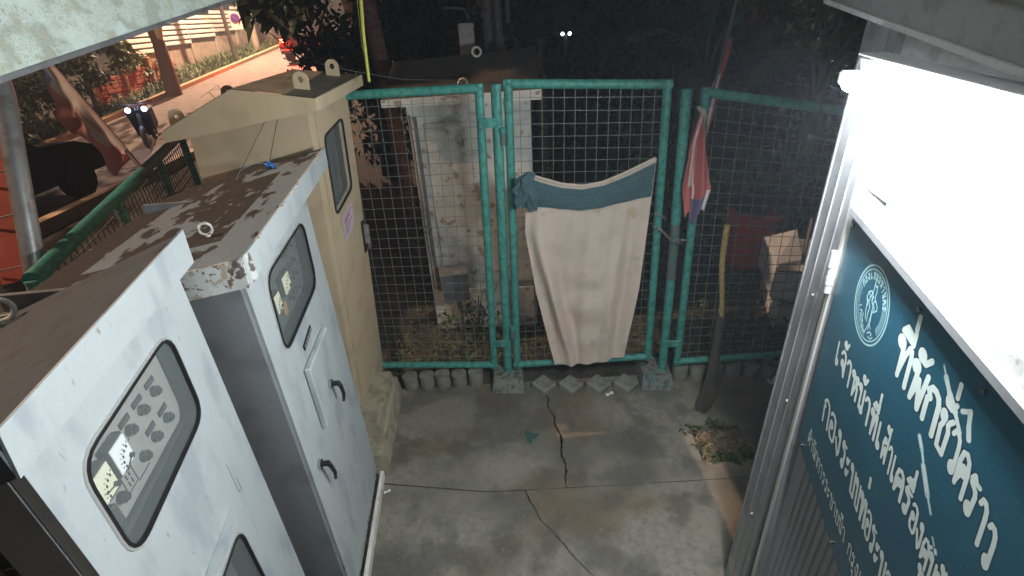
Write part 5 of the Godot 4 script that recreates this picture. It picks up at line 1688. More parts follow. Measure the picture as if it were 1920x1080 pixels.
# ---------------------------------------------------------------- behind the fence
func yard_things() -> void:
	var t := thing("plastic_bin", "red plastic bin standing on the ground behind the right fence panel", "bin", Transform3D(Basis(Vector3.UP, -0.12), Vector3(2.29, -0.055, -4.36)))
	var st := begin()
	hexa(st, [Vector3(-0.15, 0, 0.12), Vector3(0.15, 0, 0.12), Vector3(0.15, 0, -0.14), Vector3(-0.15, 0, -0.14), Vector3(-0.175, 0.52, 0.15), Vector3(0.175, 0.52, 0.15), Vector3(0.175, 0.52, -0.17), Vector3(-0.175, 0.52, -0.17)])
	part(t, "tub", done(st), M.red_plastic)
	part(t, "rim", box(Vector3(0.38, 0.03, 0.35), 0.008), M.red_plastic, Vector3(0, 0.52, -0.01))
	for k in 3:
		part(t, "rib", box(Vector3(0.012, 0.42, 0.012), 0.003), M.red_plastic, Vector3(-0.10 + k * 0.1, 0.27, 0.139), Basis(Vector3.RIGHT, 0.06))
	var bag := thing("bin_bag", "dark blue bag slumped on top of the red bin", "bag", Transform3D(Basis(), Vector3(2.28, 0.48, -4.38)))
	part(bag, "bag_body", grid(func(s: float, v: float):
		var a := s * TAU; var b := v * PI
		var k := 1.0 + 0.16 * sin(a * 3.0 + v * 5.0) + 0.08 * sin(a * 7.0)
		return Vector3(cos(a) * sin(b) * 0.17 * k, 0.06 + cos(b) * 0.09, sin(a) * sin(b) * 0.14 * k), 24, 12), flat(0.012, 0.016, 0.035, 0.5))
	# two foam crates, one on the other, with an open flap
	var yaw := -0.30
	var lower := thing("foam_crate", "grey foam crate with slotted sides at the bottom of the stack", "crate", Transform3D(Basis(Vector3.UP, yaw), Vector3(2.38, -0.055, -3.50)), "stacked foam crates")
	crate(lower, 0.21)
	var upper := thing("foam_crate", "grey foam crate on top of the other, its flaps standing open", "crate", Transform3D(Basis(Vector3.UP, yaw + 0.02), Vector3(2.36, 0.158, -3.57)), "stacked foam crates")
	crate(upper, 0.26)
	st = begin()
	hexa(st, [Vector3(-0.26, 0.26, 0.22), Vector3(-0.05, 0.26, 0.10), Vector3(-0.05, 0.26, 0.085), Vector3(-0.26, 0.26, 0.205), Vector3(-0.33, 0.40, 0.02), Vector3(-0.08, 0.44, -0.08), Vector3(-0.08, 0.435, -0.09), Vector3(-0.33, 0.395, 0.01)])
	part(upper, "open_flap", done(st), M.foam)
	part(upper, "inner_strut", tube([Vector3(-0.02, 0.2, 0.05), Vector3(0.02, 0.52, -0.12)], 0.014, 8), M.galv)
	# pale pipe lying across the dark
	var p := thing("plastic_pipe", "short pale pipe sticking out level from behind the cabin", "pipe")
	part(p, "pipe_length", tube([Vector3(2.63, 1.17, -4.3), Vector3(3.3, 1.02, -4.25)], 0.014, 10), flat(0.35, 0.36, 0.37, 0.5))
	part(p, "pipe_end", tube([Vector3(2.61, 1.175, -4.3), Vector3(2.65, 1.166, -4.3)], 0.019, 10), flat(0.35, 0.36, 0.37, 0.5))
	# standpipes
	for q in [[-0.085, 0.050, "thicker of two grey standpipes rising behind the brown-lidded cabinet"], [0.005, 0.042, "thinner grey standpipe to the right of the thick one"], [0.115, 0.022, "short thin pipe hanging beside the two standpipes"]]:
		var s := thing("standpipe", q[2], "pipe", Transform3D(Basis(), Vector3(q[0], -0.06, -5.5)), "grey standpipes")
		part(s, "pipe", tube([Vector3(0, 2.2 if q[1] < 0.03 else 0.0, 0), Vector3(0.02, 4.6, 0)], q[1], 14), M.galv)
		for k in 4:
			part(s, "coupling", cyl(q[1] * 1.25, 0.05, 14), M.galv, Vector3(0.005, 2.28 + k * 0.42, 0))
	var b := thing("junction_box", "pale grey box beside the standpipes in the dark", "box", Transform3D(Basis(Vector3.UP, 0.1), Vector3(-0.30, 1.86, -5.55)))
	part(b, "case", box(Vector3(0.15, 0.30, 0.10), 0.01), M.foam, Vector3(0, 0.15, 0))
	part(b, "pipe_arm", tube([Vector3(0.04, 0.32, 0), Vector3(0.0, 0.42, 0), Vector3(-0.2, 0.44, 0)], 0.012, 8), M.galv)
	part(b, "mounting", tube([Vector3(0.05, 0.0, -0.06), Vector3(0.05, -1.9, -0.06)], 0.02, 8), M.galv)
	# tree trunks near the fence
	var tr := thing("tree", "slender red-brown tree trunk just behind the left fence panel", "tree", Transform3D(Basis(), Vector3(-0.88, -0.06, -4.35)))
	part(tr, "trunk", tube([Vector3(0.02, 0, 0), Vector3(0.0, 0.8, 0), Vector3(-0.03, 1.8, 0), Vector3(-0.14, 3.2, -0.1), Vector3(-0.2, 4.8, -0.2)], [0.085, 0.07, 0.062, 0.055, 0.04], 12), M.bark_red)
	crown(tr, Vector3(-0.25, 4.6, -0.6), Vector3(1.3, 0.9, 1.0), 900, 0.14, 611, M.leaf_dark)
	tr = thing("tree", "thin bare trunk seen through the gate mesh", "tree", Transform3D(Basis(), Vector3(0.37, -0.06, -4.4)))
	part(tr, "trunk", tube([Vector3(0.02, 0, 0), Vector3(0, 0.9, 0), Vector3(-0.03, 1.6, 0), Vector3(-0.04, 2.1, 0)], [0.055, 0.048, 0.042, 0.02], 10), M.bark)

func crate(t: Node3D, h: float) -> void:
	var w := 0.52; var d := 0.62
	part(t, "front_wall", box(Vector3(w, h, 0.022), 0.005), M.foam, Vector3(0, h / 2, d / 2))
	part(t, "back_wall", box(Vector3(w, h, 0.022), 0.005), M.foam, Vector3(0, h / 2, -d / 2))
	for s in [-1.0, 1.0]:
		part(t, "side_wall", box(Vector3(0.022, h, d - 0.024), 0.005), M.foam, Vector3(s * (w / 2 - 0.011), h / 2, 0))
	part(t, "crate_floor", box(Vector3(w - 0.046, 0.02, d - 0.026), 0.002), M.foam, Vector3(0, 0.02, 0))
	for k in 5:
		part(t, "slot", box(Vector3(0.004, 0.075, 0.016), 0.001), flat(0.55, 0.55, 0.54, 0.8), Vector3(-w / 2 - 0.001, h * 0.45, -0.2 + k * 0.09), Basis(Vector3.RIGHT, 0.25))
	part(t, "band", box(Vector3(w * 0.98, 0.012, 0.006), 0.002), M.galv, Vector3(0, h * 0.98, d / 2 + 0.012))
	var tm := TextMesh.new()
	var sf := SystemFont.new()
	sf.font_names = PackedStringArray(["Droid Sans"])
	sf.font_weight = 700
	tm.font = sf
	tm.text = "GR"
	tm.font_size = 32
	tm.pixel_size = 0.0018
	tm.depth = 0.002
	part(t, "stencil_mark", tm, M.black, Vector3(0.03, h * 0.42, d / 2 + 0.0125), Basis(Vector3.BACK, PI + 0.06))

func left_things() -> void:
	# leaning steel pole with the orange board tied to it
	var t := thing("steel_pole", "shiny steel pole at the left edge of the yard, orange board wired to it", "pole")
	part(t, "pipe", tube([Vector3(-1.955, 2.18, -2.18), Vector3(-1.925, 2.06, -2.12), Vector3(-1.845, 1.46, -1.79), Vector3(-1.80, 1.1, -1.60), Vector3(-1.72, 0.0, -1.30)], 0.036, 18), M.steel)
	part(t, "foot_plate", box(Vector3(0.16, 0.012, 0.16), 0.003), M.galv, Vector3(-1.72, 0.004, -1.30))
	var b := thing("orange_board", "narrow orange-red board wired upright behind the steel pole", "board")
	var st := begin()
	var a0 := Vector3(-1.985, 1.92, -2.07); var a1 := Vector3(-1.885, 1.42, -1.805)
	var sd := Vector3(-0.115, -0.01, 0.02)
	var th := Vector3(0.004, -0.002, -0.012)
	hexa(st, [a1 + sd, a1, a1 + th, a1 + sd + th, a0 + sd, a0, a0 + th, a0 + sd + th])
	part(b, "board_face", done(st), M.orange)
	for f in [0.25, 0.55, 0.9]:
		var q := a0.lerp(a1, f)
		part(b, "tie_wire", tube([q + sd * 1.05 + Vector3(0, 0, 0.012), q + Vector3(0.01, 0.01, 0.03), q + Vector3(0.08, 0.02, 0.0)], 0.003, 6), M.galv)

# ---------------------------------------------------------------- street
func unseen_street_lamp(at: Vector3, h: float, label: String, e: float) -> void:
	var t := thing("unseen_street_lamp", label, "street lamp", Transform3D(Basis(), at), "sodium street lamps out of view")
	part(t, "post", tube([Vector3.ZERO, Vector3(0, h - 0.6, 0), Vector3(0.15, h - 0.15, 0), Vector3(0.7, h, 0)], [0.09, 0.065, 0.05, 0.04], 12), M.galv)
	part(t, "lamp_head", box(Vector3(0.55, 0.10, 0.22), 0.03), M.galv, Vector3(0.95, h + 0.02, 0))
	part(t, "lamp_glass", sphere(0.09, 14), glow(Color(1.0, 0.72, 0.45), 8.0), Vector3(0.95, h - 0.10, 0))
	lamp_at("unseen_street_lamp_light", at + Vector3(0.95, h - 0.10, 0), Color(1.0, 0.83, 0.69), e, 0.06)

func street() -> void:
	unseen_street_lamp(Vector3(-12.2, height(-12.2, -2.3), -2.3), 12.9, "tall sodium street lamp out of view across the road, lighting the yard", 150.0)  # out of view, placed to light the floor beside the cabin wall
	unseen_street_lamp(Vector3(-12.0, height(-12.0, -25.5), -25.5), 8.0, "sodium street lamp farther along the street, its head out of view", 290.0)  # head out of view, placed to light the road and far wall
	# far wall with white rails on top, along x = -14.4
	var w := thing("street_wall", "pale panelled street wall topped with bright white slats across the road", "wall")
	var x := -14.3
	for k in 7:
		var z := -21.5 - k * 2.4
		var y := height(-14, z) - 0.1
		part(w, "wall_panel", box(Vector3(0.12, 1.0, 2.26), 0.02), M.wall_far, Vector3(x, y + 0.6, z - 1.2))
		part(w, "wall_post", box(Vector3(0.2, 1.75, 0.16), 0.02), M.wall_far, Vector3(x + 0.02, y + 0.9, z))
		for i in 5:
			part(w, "slat", box(Vector3(0.06, 0.13, 2.32), 0.01), M.slat_white, Vector3(x + 0.13, y + 1.24 + i * 0.20, z - 1.2))
	# orange brick piers and panels nearer, across the road
	var f := thing("brick_fence", "low orange brick fence with pale piers on the far side of the street", "fence")
	for k in 3:
		var z := -17.6 - k * 1.6
		var y := height(-13, z)
		part(f, "pier", box(Vector3(0.25, 1.15, 0.22), 0.02), M.post_pale, Vector3(-13.1, y + 0.5, z))
		for r in 7:
			for c in 4:
				part(f, "brick", box(Vector3(0.14, 0.115, 0.345), 0.012), M.brick, Vector3(-13.1 + rng.randf_range(-0.01, 0.01), y + 0.08 + r * 0.125, z - 0.30 - c * 0.36 - (0.04 if r % 2 else 0.0)))
	# verge grass
	var mesh := leaf_mesh(0.28, 0.03, 0.35)
	var spots := []; var tints := []
	for k in 5200:
		var z := -11.0 - rng.randf() * 22.0
		var xx := -12.0 - rng.randf() * 2.1
		if z > -20.0 and rng.randf() < 0.4:
			xx = -12.0 - rng.randf() * 0.9
		spots.append(Transform3D(Basis.from_euler(Vector3(-rng.randf_range(0.5, 1.3), rng.randf() * TAU, 0)).scaled(Vector3.ONE * rng.randf_range(0.6, 1.6)), Vector3(xx, height(xx, z), z)))
		var g := rng.randf_range(0.6, 1.4)
		tints.append(Color(g, g, g * 0.9))
	var gr := leaf_copies(self, "verge_grass", mesh, M.grass, spots, tints)
	tag(gr, "rough grass on the verge below the panelled street wall", "grass")
	# no-parking sign
	var s := thing("traffic_sign", "white roadside plate with a round blue no-parking disc", "sign", Transform3D(Basis(Vector3.UP, 0.35), Vector3(-12.15, height(-12, -26.9), -26.9)))
	part(s, "sign_post", tube([V, Vector3(0, 2.0, 0)], 0.035, 10), M.galv)
	part(s, "plate", box(Vector3(0.48, 0.72, 0.02), 0.005), M.slat_white, Vector3(0, 1.62, 0.045))
	part(s, "red_ring", cyl(0.20, 0.012, 24), flat(0.45, 0.02, 0.02, 0.5), Vector3(0, 1.74, 0.06), Basis(Vector3.RIGHT, PI / 2))
	part(s, "blue_disc", cyl(0.165, 0.014, 24), flat(0.02, 0.03, 0.30, 0.5), Vector3(0, 1.74, 0.064), Basis(Vector3.RIGHT, PI / 2))
	part(s, "red_bar", box(Vector3(0.33, 0.04, 0.006), 0.0), flat(0.45, 0.02, 0.02, 0.5), Vector3(0, 1.74, 0.074), Basis(Vector3.BACK, -PI / 4))
	# utility pole
	var u := thing("utility_pole", "concrete utility pole standing beyond the no-parking sign", "pole", Transform3D(Basis(), Vector3(-12.6, height(-12.6, -29.5), -29.5)))
	part(u, "shaft", tube([V, Vector3(0.1, 8, 0)], [0.17, 0.12], 10), M.wall_far)
	for k in 3:
		part(u, "cable", tube([Vector3(0.1, 3.1 + k * 0.14, 0), Vector3(-1.5, 2.7 + k * 0.12, 3), Vector3(-2.5, 2.6 + k * 0.12, 9)], 0.012, 5), M.wall_far)
	# roadside tree with a forked trunk
	var tr := thing("tree", "forked roadside tree with a dark red trunk at the edge of the street", "tree", Transform3D(Basis(), Vector3(-11.35, height(-11.3, -18.9), -18.9)))
	part(tr, "trunk", tube([V, Vector3(0.05, 1.0, 0), Vector3(0.02, 1.7, -0.1), Vector3(-0.15, 2.6, -0.2), Vector3(-0.3, 4.5, -0.2)], [0.26, 0.21, 0.19, 0.15, 0.11], 12), M.bark_red)
	part(tr, "limb", tube([Vector3(0.02, 1.65, -0.1), Vector3(0.22, 2.3, -0.1), Vector3(0.2, 3.2, 0.0), Vector3(0.6, 4.6, 0.2)], [0.14, 0.11, 0.09, 0.07], 10), M.post_pale)
	crown(tr, Vector3(-1.5, 1.85, 0.9), Vector3(0.95, 0.85, 1.0), 1300, 0.20, 621, M.leaf_lamplit)
	crown(tr, Vector3(-0.3, 5.0, -0.3), Vector3(2.2, 1.5, 2.2), 1600, 0.22, 622, M.leaf_dark, "upper_crown")
	# hedge and bushes on the far side, nearer to us
	for q in [[Vector3(-12.7, 0.2, -16.0), Vector3(1.0, 1.0, 1.5), 2200, 631, "dense dark bush beside the brick fence", M.leaf_dark], [Vector3(-13.0, 1.4, -12.8), Vector3(1.6, 1.5, 2.3), 3600, 632, "dark bush at the left end of the brick fence", M.leaf_dark], [Vector3(-13.2, 0.6, -20.6), Vector3(0.8, 0.8, 1.3), 1000, 633, "sunlit-looking small bush between the brick fence and the panelled wall", M.leaf_lamplit]]:
		var y: float = height(q[0].x, q[0].z)
		var bs := thing("bush", q[4].replace("sunlit-looking small", "lamplit small"), "bush", Transform3D(Basis(), Vector3(q[0].x, y, q[0].z)), "bushes across the street")
		part(bs, "stem", tube([V, Vector3(0.05, q[1].y * 0.9, 0)], 0.05, 7), M.bark)
		crown(bs, Vector3(0, q[1].y * 0.9, 0), q[1], q[2], 0.18, q[3], q[5])
	# cars and scooters
	car(Transform3D(Basis(Vector3.UP, 0.06), Vector3(-8.35, height(-8, -8.3) + 0.06, -7.6)), "dark parked pickup beside the side fence", false)
	car(Transform3D(Basis(Vector3.UP, 0.0), Vector3(-8.35, height(-8, -25) + 0.06, -26.0)), "dark car with red tail lamps far up the street", true)
	scooter(Transform3D(Basis(Vector3.UP, 0.42), Vector3(-8.75, height(-8.7, -13.0) + 0.06, -13.0)), "black scooter on the street with two bright headlamps, beside the tree")
	scooter(Transform3D(Basis(Vector3.UP, 0.75), Vector3(-8.15, height(-8.0, -7.8) + 0.0, -4.9)), "black scooter half hidden by the orange board, headlamps lit")

func car(xf: Transform3D, label: String, lit: bool) -> void:
	var t := thing("car", label, "car", xf, "dark cars in the street")
	# profile along z (front towards -z), extruded across x with a narrower cabin
	var body := PackedVector2Array([Vector2(-2.2, 0.35), Vector2(2.2, 0.35), Vector2(2.25, 0.62), Vector2(2.15, 0.98), Vector2(-0.7, 1.0), Vector2(-1.6, 0.92), Vector2(-2.2, 0.72)])
	var b := Basis(Vector3(0, 0, 1), Vector3.UP, Vector3(-1, 0, 0))
	part(t, "body", extrude(body, -0.86, 0.86), M.car, V, b)
	var st := begin()
	hexa(st, [Vector3(-0.80, 0.99, 1.55), Vector3(0.80, 0.99, 1.55), Vector3(0.80, 0.99, -0.85), Vector3(-0.80, 0.99, -0.85), Vector3(-0.64, 1.50, 1.05), Vector3(0.64, 1.50, 1.05), Vector3(0.64, 1.50, -0.15), Vector3(-0.64, 1.50, -0.15)])
	part(t, "cabin", done(st), M.car)
	for s in [-1.0, 1.0]:
		st = begin()
		var x0: float = 0.80 * s; var x1: float = 0.66 * s
		hexa(st, [Vector3(x0 + 0.006 * s, 1.05, 1.35), Vector3(x0 + 0.012 * s, 1.05, 1.35), Vector3(x0 + 0.012 * s, 1.05, -0.65), Vector3(x0 + 0.006 * s, 1.05, -0.65), Vector3(x1 + 0.006 * s, 1.45, 1.0), Vector3(x1 + 0.012 * s, 1.45, 1.0), Vector3(x1 + 0.012 * s, 1.45, -0.15), Vector3(x1 + 0.006 * s, 1.45, -0.15)])
		part(t, "side_window", done(st), M.car_glass)
		for z in [-1.35, 1.4]:
			var w := part(t, "wheel", cyl(0.34, 0.22, 22), M.car, Vector3(0.80 * s, 0.34, z), Basis(Vector3.BACK, PI / 2))
			part(w, "rim", cyl(0.20, 0.234, 16), M.car)
		var tl := part(t, "tail_lamp", box(Vector3(0.30, 0.14, 0.05), 0.015), glow(Color(1.0, 0.12, 0.06), 22.0) if lit else flat(0.2, 0.01, 0.01, 0.3), Vector3(0.68 * s, 0.85, 2.21))
		part(t, "headlamp", box(Vector3(0.34, 0.13, 0.05), 0.015), M.chrome, Vector3(0.64 * s, 0.68, -2.19))
		if lit:
			lamp_at("tail_lamp_light", xf * Vector3(0.68 * s, 0.85, 2.30), Color(1.0, 0.12, 0.06), 6.0, 0.06)
	st = begin()
	hexa(st, [Vector3(-0.72, 1.03, 1.53), Vector3(0.72, 1.03, 1.53), Vector3(0.72, 1.03, 1.50), Vector3(-0.72, 1.03, 1.50), Vector3(-0.6, 1.46, 1.10), Vector3(0.6, 1.46, 1.10), Vector3(0.6, 1.46, 1.07), Vector3(-0.6, 1.46, 1.07)])
	part(t, "rear_window", done(st), M.car_glass)
	part(t, "bumper", box(Vector3(1.7, 0.16, 0.12), 0.04), M.rubber, Vector3(0, 0.46, 2.24))

func scooter(xf: Transform3D, label: String) -> void:
	var t := thing("scooter", label, "motor scooter", xf, "black scooters in the street")
	# faces +z
	for z in [-0.62, 0.62]:
		var w := part(t, "wheel", torus(0.17, 0.27, 24, 10), M.rubber, Vector3(0, 0.27, z), Basis(Vector3.BACK, PI / 2))
		part(w, "hub", cyl(0.08, 0.12, 12), M.steel)
	part(t, "fork", tube([Vector3(0, 0.27, 0.62), Vector3(0, 0.95, 0.40)], 0.045, 10), M.black)
	var st := begin()
	hexa(st, [Vector3(-0.16, 0.28, 0.42), Vector3(0.16, 0.28, 0.42), Vector3(0.16, 0.28, 0.32), Vector3(-0.16, 0.28, 0.32), Vector3(-0.24, 0.86, 0.50), Vector3(0.24, 0.86, 0.50), Vector3(0.20, 0.90, 0.34), Vector3(-0.20, 0.90, 0.34)])
	part(t, "leg_shield", done(st), M.car)
	part(t, "floor_board", box(Vector3(0.28, 0.08, 0.6), 0.02), M.car, Vector3(0, 0.30, 0.05))
	st = begin()
	hexa(st, [Vector3(-0.15, 0.28, -0.1), Vector3(0.15, 0.28, -0.1), Vector3(0.13, 0.36, -0.85), Vector3(-0.13, 0.36, -0.85), Vector3(-0.14, 0.72, -0.15), Vector3(0.14, 0.72, -0.15), Vector3(0.11, 0.74, -0.9), Vector3(-0.11, 0.74, -0.9)])
	part(t, "tail_body", done(st), M.car)
	part(t, "seat", box(Vector3(0.28, 0.10, 0.75), 0.04), M.rubber, Vector3(0, 0.79, -0.48))
	part(t, "handlebar", tube([Vector3(-0.34, 1.02, 0.30), Vector3(-0.12, 1.0, 0.42), Vector3(0.12, 1.0, 0.42), Vector3(0.34, 1.02, 0.30)], 0.02, 8), M.black)
	for s in [-1.0, 1.0]:
		part(t, "mirror", cyl(0.06, 0.02, 14), M.chrome, Vector3(0.32 * s, 1.20, 0.34), Basis(Vector3.RIGHT, 1.3))
		part(t, "mirror_stalk", tube([Vector3(0.26 * s, 1.02, 0.34), Vector3(0.32 * s, 1.19, 0.33)], 0.008, 6), M.black)
		part(t, "headlamp", sphere(0.06, 14), glow(Color(0.78, 0.80, 1.0), 6.0), Vector3(0.165 * s, 0.88, 0.50))
		lamp_at("headlamp_light", xf * Vector3(0.165 * s, 0.88, 0.50), Color(0.78, 0.82, 1.0), 0.25, 0.04)

# ---------------------------------------------------------------- plants
func crown(t: Node3D, c: Vector3, r: Vector3, n: int, size: float, sd: int, m: Material, called := "crown") -> void:
	var g := RandomNumberGenerator.new()
	g.seed = sd
	var lumps := []
	for k in 14:
		var d := Vector3(g.randfn(), g.randfn(), g.randfn()).normalized() * pow(g.randf(), 0.5)
		lumps.append([c + d * r, g.randf_range(0.22, 0.48)])
	var spots := []; var tints := []
	for i in n:
		var l = lumps[g.randi() % 14]
		var d := Vector3(g.randfn(), g.randfn(), g.randfn()).normalized() * pow(g.randf(), 0.4)
		var p: Vector3 = l[0] + d * r * l[1]
		var q := Basis.from_euler(Vector3(g.randf_range(-0.2, 1.1), g.randf() * TAU, g.randf_range(-0.7, 0.7)))
		spots.append(Transform3D(q.scaled(Vector3.ONE * size * g.randf_range(0.55, 1.45)), p))
		var k := g.randf_range(0.5, 1.5)
		tints.append(Color(k, k * g.randf_range(0.9, 1.1), k))
	if not boxes.has("leaf"):
		boxes["leaf"] = leaf_mesh(1.0, 0.5, 0.25)
	leaf_copies(t, called, boxes["leaf"], m, spots, tints)

func broad_leaf(t: Node3D, base: Vector3, tip: Vector3, w: float, sag: float, sd: int) -> void:
	# long banana-like blade with a midrib and torn edges
	var g := RandomNumberGenerator.new()
	g.seed = sd
	var n := 14
	var ctr := []
	for k in n + 1:
		var f := float(k) / n
		ctr.append(base.lerp(tip, f) + Vector3(0, sag * sin(PI * f * 0.8), 0))
	var st := begin()
	var d := (tip - base).normalized()
	var side := d.cross(Vector3.UP).normalized()
	for s in [-1.0, 1.0]:
		for k in n:
			var f0 := float(k) / n; var f1 := float(k + 1) / n - 0.012
			var w0 := w * sin(PI * clampf(f0 * 0.92 + 0.06, 0, 1)); var w1 := w * sin(PI * clampf(f1 * 0.92 + 0.06, 0, 1))
			var dr := g.randf_range(0.1, 0.5) * w
			var a: Vector3 = ctr[k]; var b: Vector3 = ctr[k].lerp(ctr[k + 1], 0.92)
			var e0: Vector3 = a + side * s * w0 - Vector3(0, dr, 0); var e1: Vector3 = b + side * s * w1 - Vector3(0, dr * 1.15, 0)
			quad(st, a, e0, e1, b)
	var lf := part(t, "leaf", done(st), M.leaf_big)
	part(lf, "midrib", tube(ctr, 0.014, 6), M.rib)

func banana(at: Vector3, label: String, spec: Array, sd: int) -> void:
	var t := thing("banana_plant", label, "plant", Transform3D(Basis(), at), "broad-leaved plants in the dark")
	part(t, "stem", tube([V, Vector3(0.03, 0.8, 0), Vector3(0, 1.5, 0)], [0.13, 0.11, 0.07], 12), M.rib)
	for k in spec.size():
		var q = spec[k]
		part(t, "leaf_stalk", tube([Vector3(0, 1.2, 0), Vector3(0, 1.2, 0).lerp(q[0], 0.6) + Vector3(0, 0.1, 0), q[0]], [0.035, 0.025, 0.016], 8), M.rib)
		broad_leaf(t, q[0], q[1], q[2], q[3], sd + k)

func greenery() -> void:
	M.leaf_big = flat(0.06, 0.10, 0.05, 0.45)
	M.leaf_big.backlight_enabled = true
	M.leaf_big.backlight = srgb(0.05, 0.09, 0.03)
	M.rib = flat(0.12, 0.15, 0.07, 0.6)
	# trees beyond the yard, dark at night
	var n := 0
	for q in [[-2.2, -9.4, 2.6, 1.5, "dark tree standing above the beige cabinet's far end"], [-0.9, -8.2, 2.3, 1.3, "dark tree left of the standpipes"], [0.9, -9.4, 2.2, 1.5, "dark tree right of the standpipes"], [2.4, -9.0, 2.2, 1.5, "dark tree behind the gate's right half"], [4.4, -9.6, 2.4, 1.8, "dark tree behind the right fence panel"], [6.6, -9.2, 2.4, 1.8, "dark tree farthest right behind the cabin"]]:
		var t := thing("tree", q[4], "tree", Transform3D(Basis(), Vector3(q[0], height(q[0], q[1]), q[1])), "dark trees beyond the yard")
		part(t, "trunk", tube([V, Vector3(0.06, 1.2, 0), Vector3(-0.05, 2.6, 0.05), Vector3(0.1, 3.6, 0)], [0.13, 0.11, 0.09, 0.05], 10), M.bark)
		part(t, "limb", tube([Vector3(-0.02, 1.8, 0), Vector3(0.4, 2.6, 0.1), Vector3(0.8, 3.2, 0.3)], [0.06, 0.045, 0.025], 8), M.bark)
		part(t, "limb", tube([Vector3(0.02, 1.5, 0), Vector3(-0.4, 2.2, 0.2), Vector3(-0.8, 2.9, 0.2)], [0.06, 0.045, 0.025], 8), M.bark)
		crown(t, Vector3(0, q[2], 0), Vector3(q[3], 1.5, 1.2), 2600, 0.17, 701 + n, M.leaf_dark)
		if n > 0:
			crown(t, Vector3(0, 0.9, 0.4), Vector3(q[3], 0.9, 0.8), 1200, 0.15, 731 + n, M.leaf_dark, "lower_crown")
		n += 1
	# dark wall added behind the trees to hide lamplit ground
	var bw := thing("added_backdrop_wall", "dark backdrop wall added behind the trees to hide lamplit ground", "wall")
	for k in 8:
		part(bw, "wall_panel", box(Vector3(1.44, 4.2, 0.14), 0.01), M.near_black, Vector3(-0.9 + k * 1.5, 1.6, -11.2))
		part(bw, "wall_pier", box(Vector3(0.2, 4.3, 0.24), 0.01), M.near_black, Vector3(-1.65 + k * 1.5, 1.6, -11.2))
	# tree with its crown out of view, placed to shade the yard
	var big := thing("tree", "tall tree with a dense crown out of view, placed to shade the yard", "tree", Transform3D(Basis(), Vector3(-5.6, height(-5.6, -5.2), -5.2)))
	part(big, "trunk", tube([V, Vector3(0.1, 1.5, 0.05), Vector3(0.0, 3.2, 0.2), Vector3(0.2, 5.2, 0.5)], [0.22, 0.18, 0.15, 0.09], 12), M.bark)
	for k in 5:
		var a := k * 1.26
		part(big, "limb", tube([Vector3(0.0, 3.0 + 0.2 * k, 0.2), Vector3(cos(a) * 0.9, 4.6, 0.5 + sin(a) * 0.9), Vector3(cos(a) * 1.7, 6.2, 0.7 + sin(a) * 1.5)], [0.09, 0.06, 0.03], 8), M.bark)
	crown(big, Vector3(0.3, 6.7, 0.50), Vector3(2.3, 1.5, 2.1), 6000, 0.46, 771, M.leaf_dark)
	crown(big, Vector3(-4.1, 6.5, 0.2), Vector3(1.7, 1.1, 1.4), 2600, 0.42, 772, M.leaf_dark, "shading_crown")  # unseen crown placed to keep lamp light off the parked car
	var tall := thing("tree", "tall dark tree added behind the brown-lidded cabinet, its crown shading the yard from the far lamp", "tree", Transform3D(Basis(), Vector3(-2.9, height(-2.9, -13.0), -13.0)))
	part(tall, "trunk", tube([V, Vector3(-0.1, 1.6, 0), Vector3(-0.5, 3.4, 0), Vector3(-1.4, 5.2, 0)], [0.2, 0.17, 0.13, 0.07], 12), M.bark)
	crown(tall, Vector3(-1.9, 4.9, 0.0), Vector3(3.0, 1.9, 1.6), 5200, 0.42, 773, M.leaf_dark)  # crown added to keep the far street lamp off the yard
	crown(tall, Vector3(1.8, 4.2, 0.0), Vector3(2.2, 1.9, 1.4), 3000, 0.40, 774, M.leaf_dark, "shading_crown")
	# foliage against the bright street
	var s := thing("tree", "leafy young tree silhouetted against the lamplit street", "tree", Transform3D(Basis(), Vector3(-3.25, height(-3.2, -10.0), -10.0)))
	part(s, "trunk", tube([V, Vector3(0.04, 1.2, 0), Vector3(0.0, 2.4, 0)], [0.07, 0.055, 0.03], 9), M.bark)
	for k in 7:
		var a := k * 0.9
		part(s, "limb", tube([Vector3(0, 1.0 + k * 0.2, 0), Vector3(cos(a) * 0.4, 1.5 + k * 0.22, sin(a) * 0.3), Vector3(cos(a) * 0.75, 1.75 + k * 0.25, sin(a) * 0.5)], [0.03, 0.018, 0.008], 6), M.bark)
	crown(s, Vector3(0.0, 2.3, 0), Vector3(0.85, 0.85, 0.7), 700, 0.13, 761, M.leaf_dark)
	# bare twigs in front of the road
	var tw := thing("shrub", "bare twiggy shrub in front of the street beside the beige lid", "shrub", Transform3D(Basis(), Vector3(-5.0, height(-5, -10.5), -10.5)))
	for k in 16:
		var a := rng.randf() * TAU
		var e := Vector3(cos(a) * rng.randf_range(0.2, 0.7), rng.randf_range(1.0, 1.7), sin(a) * 0.5)
		part(tw, "twig", tube([V, e * 0.5 + Vector3(0, 0.25, 0), e, e + Vector3(cos(a) * 0.2, -0.1, 0)], [0.014, 0.010, 0.006, 0.003], 5), M.bark)
	# broad leaves at the top right
	banana(Vector3(4.0, -0.2, -6.6), "broad-leaved plant with tall stalks at the top right, behind the cabin", [
		[Vector3(-0.30, 2.0, 0.0), Vector3(-1.5, 2.5, 0.3), 0.20, 0.25], [Vector3(-0.12, 2.2, 0.0), Vector3(-0.9, 3.1, 0.2), 0.22, 0.3], [Vector3(0.05, 2.2, 0.0), Vector3(0.1, 3.6, -0.1), 0.22, 0.1], [Vector3(0.2, 2.0, 0.1), Vector3(1.2, 2.9, 0.3), 0.24, 0.3], [Vector3(-0.2, 1.8, 0.2), Vector3(-1.3, 1.3, 0.7), 0.20, 0.35], [Vector3(0.1, 1.8, 0.25), Vector3(0.5, 1.0, 1.1), 0.2, 0.4]], 801)
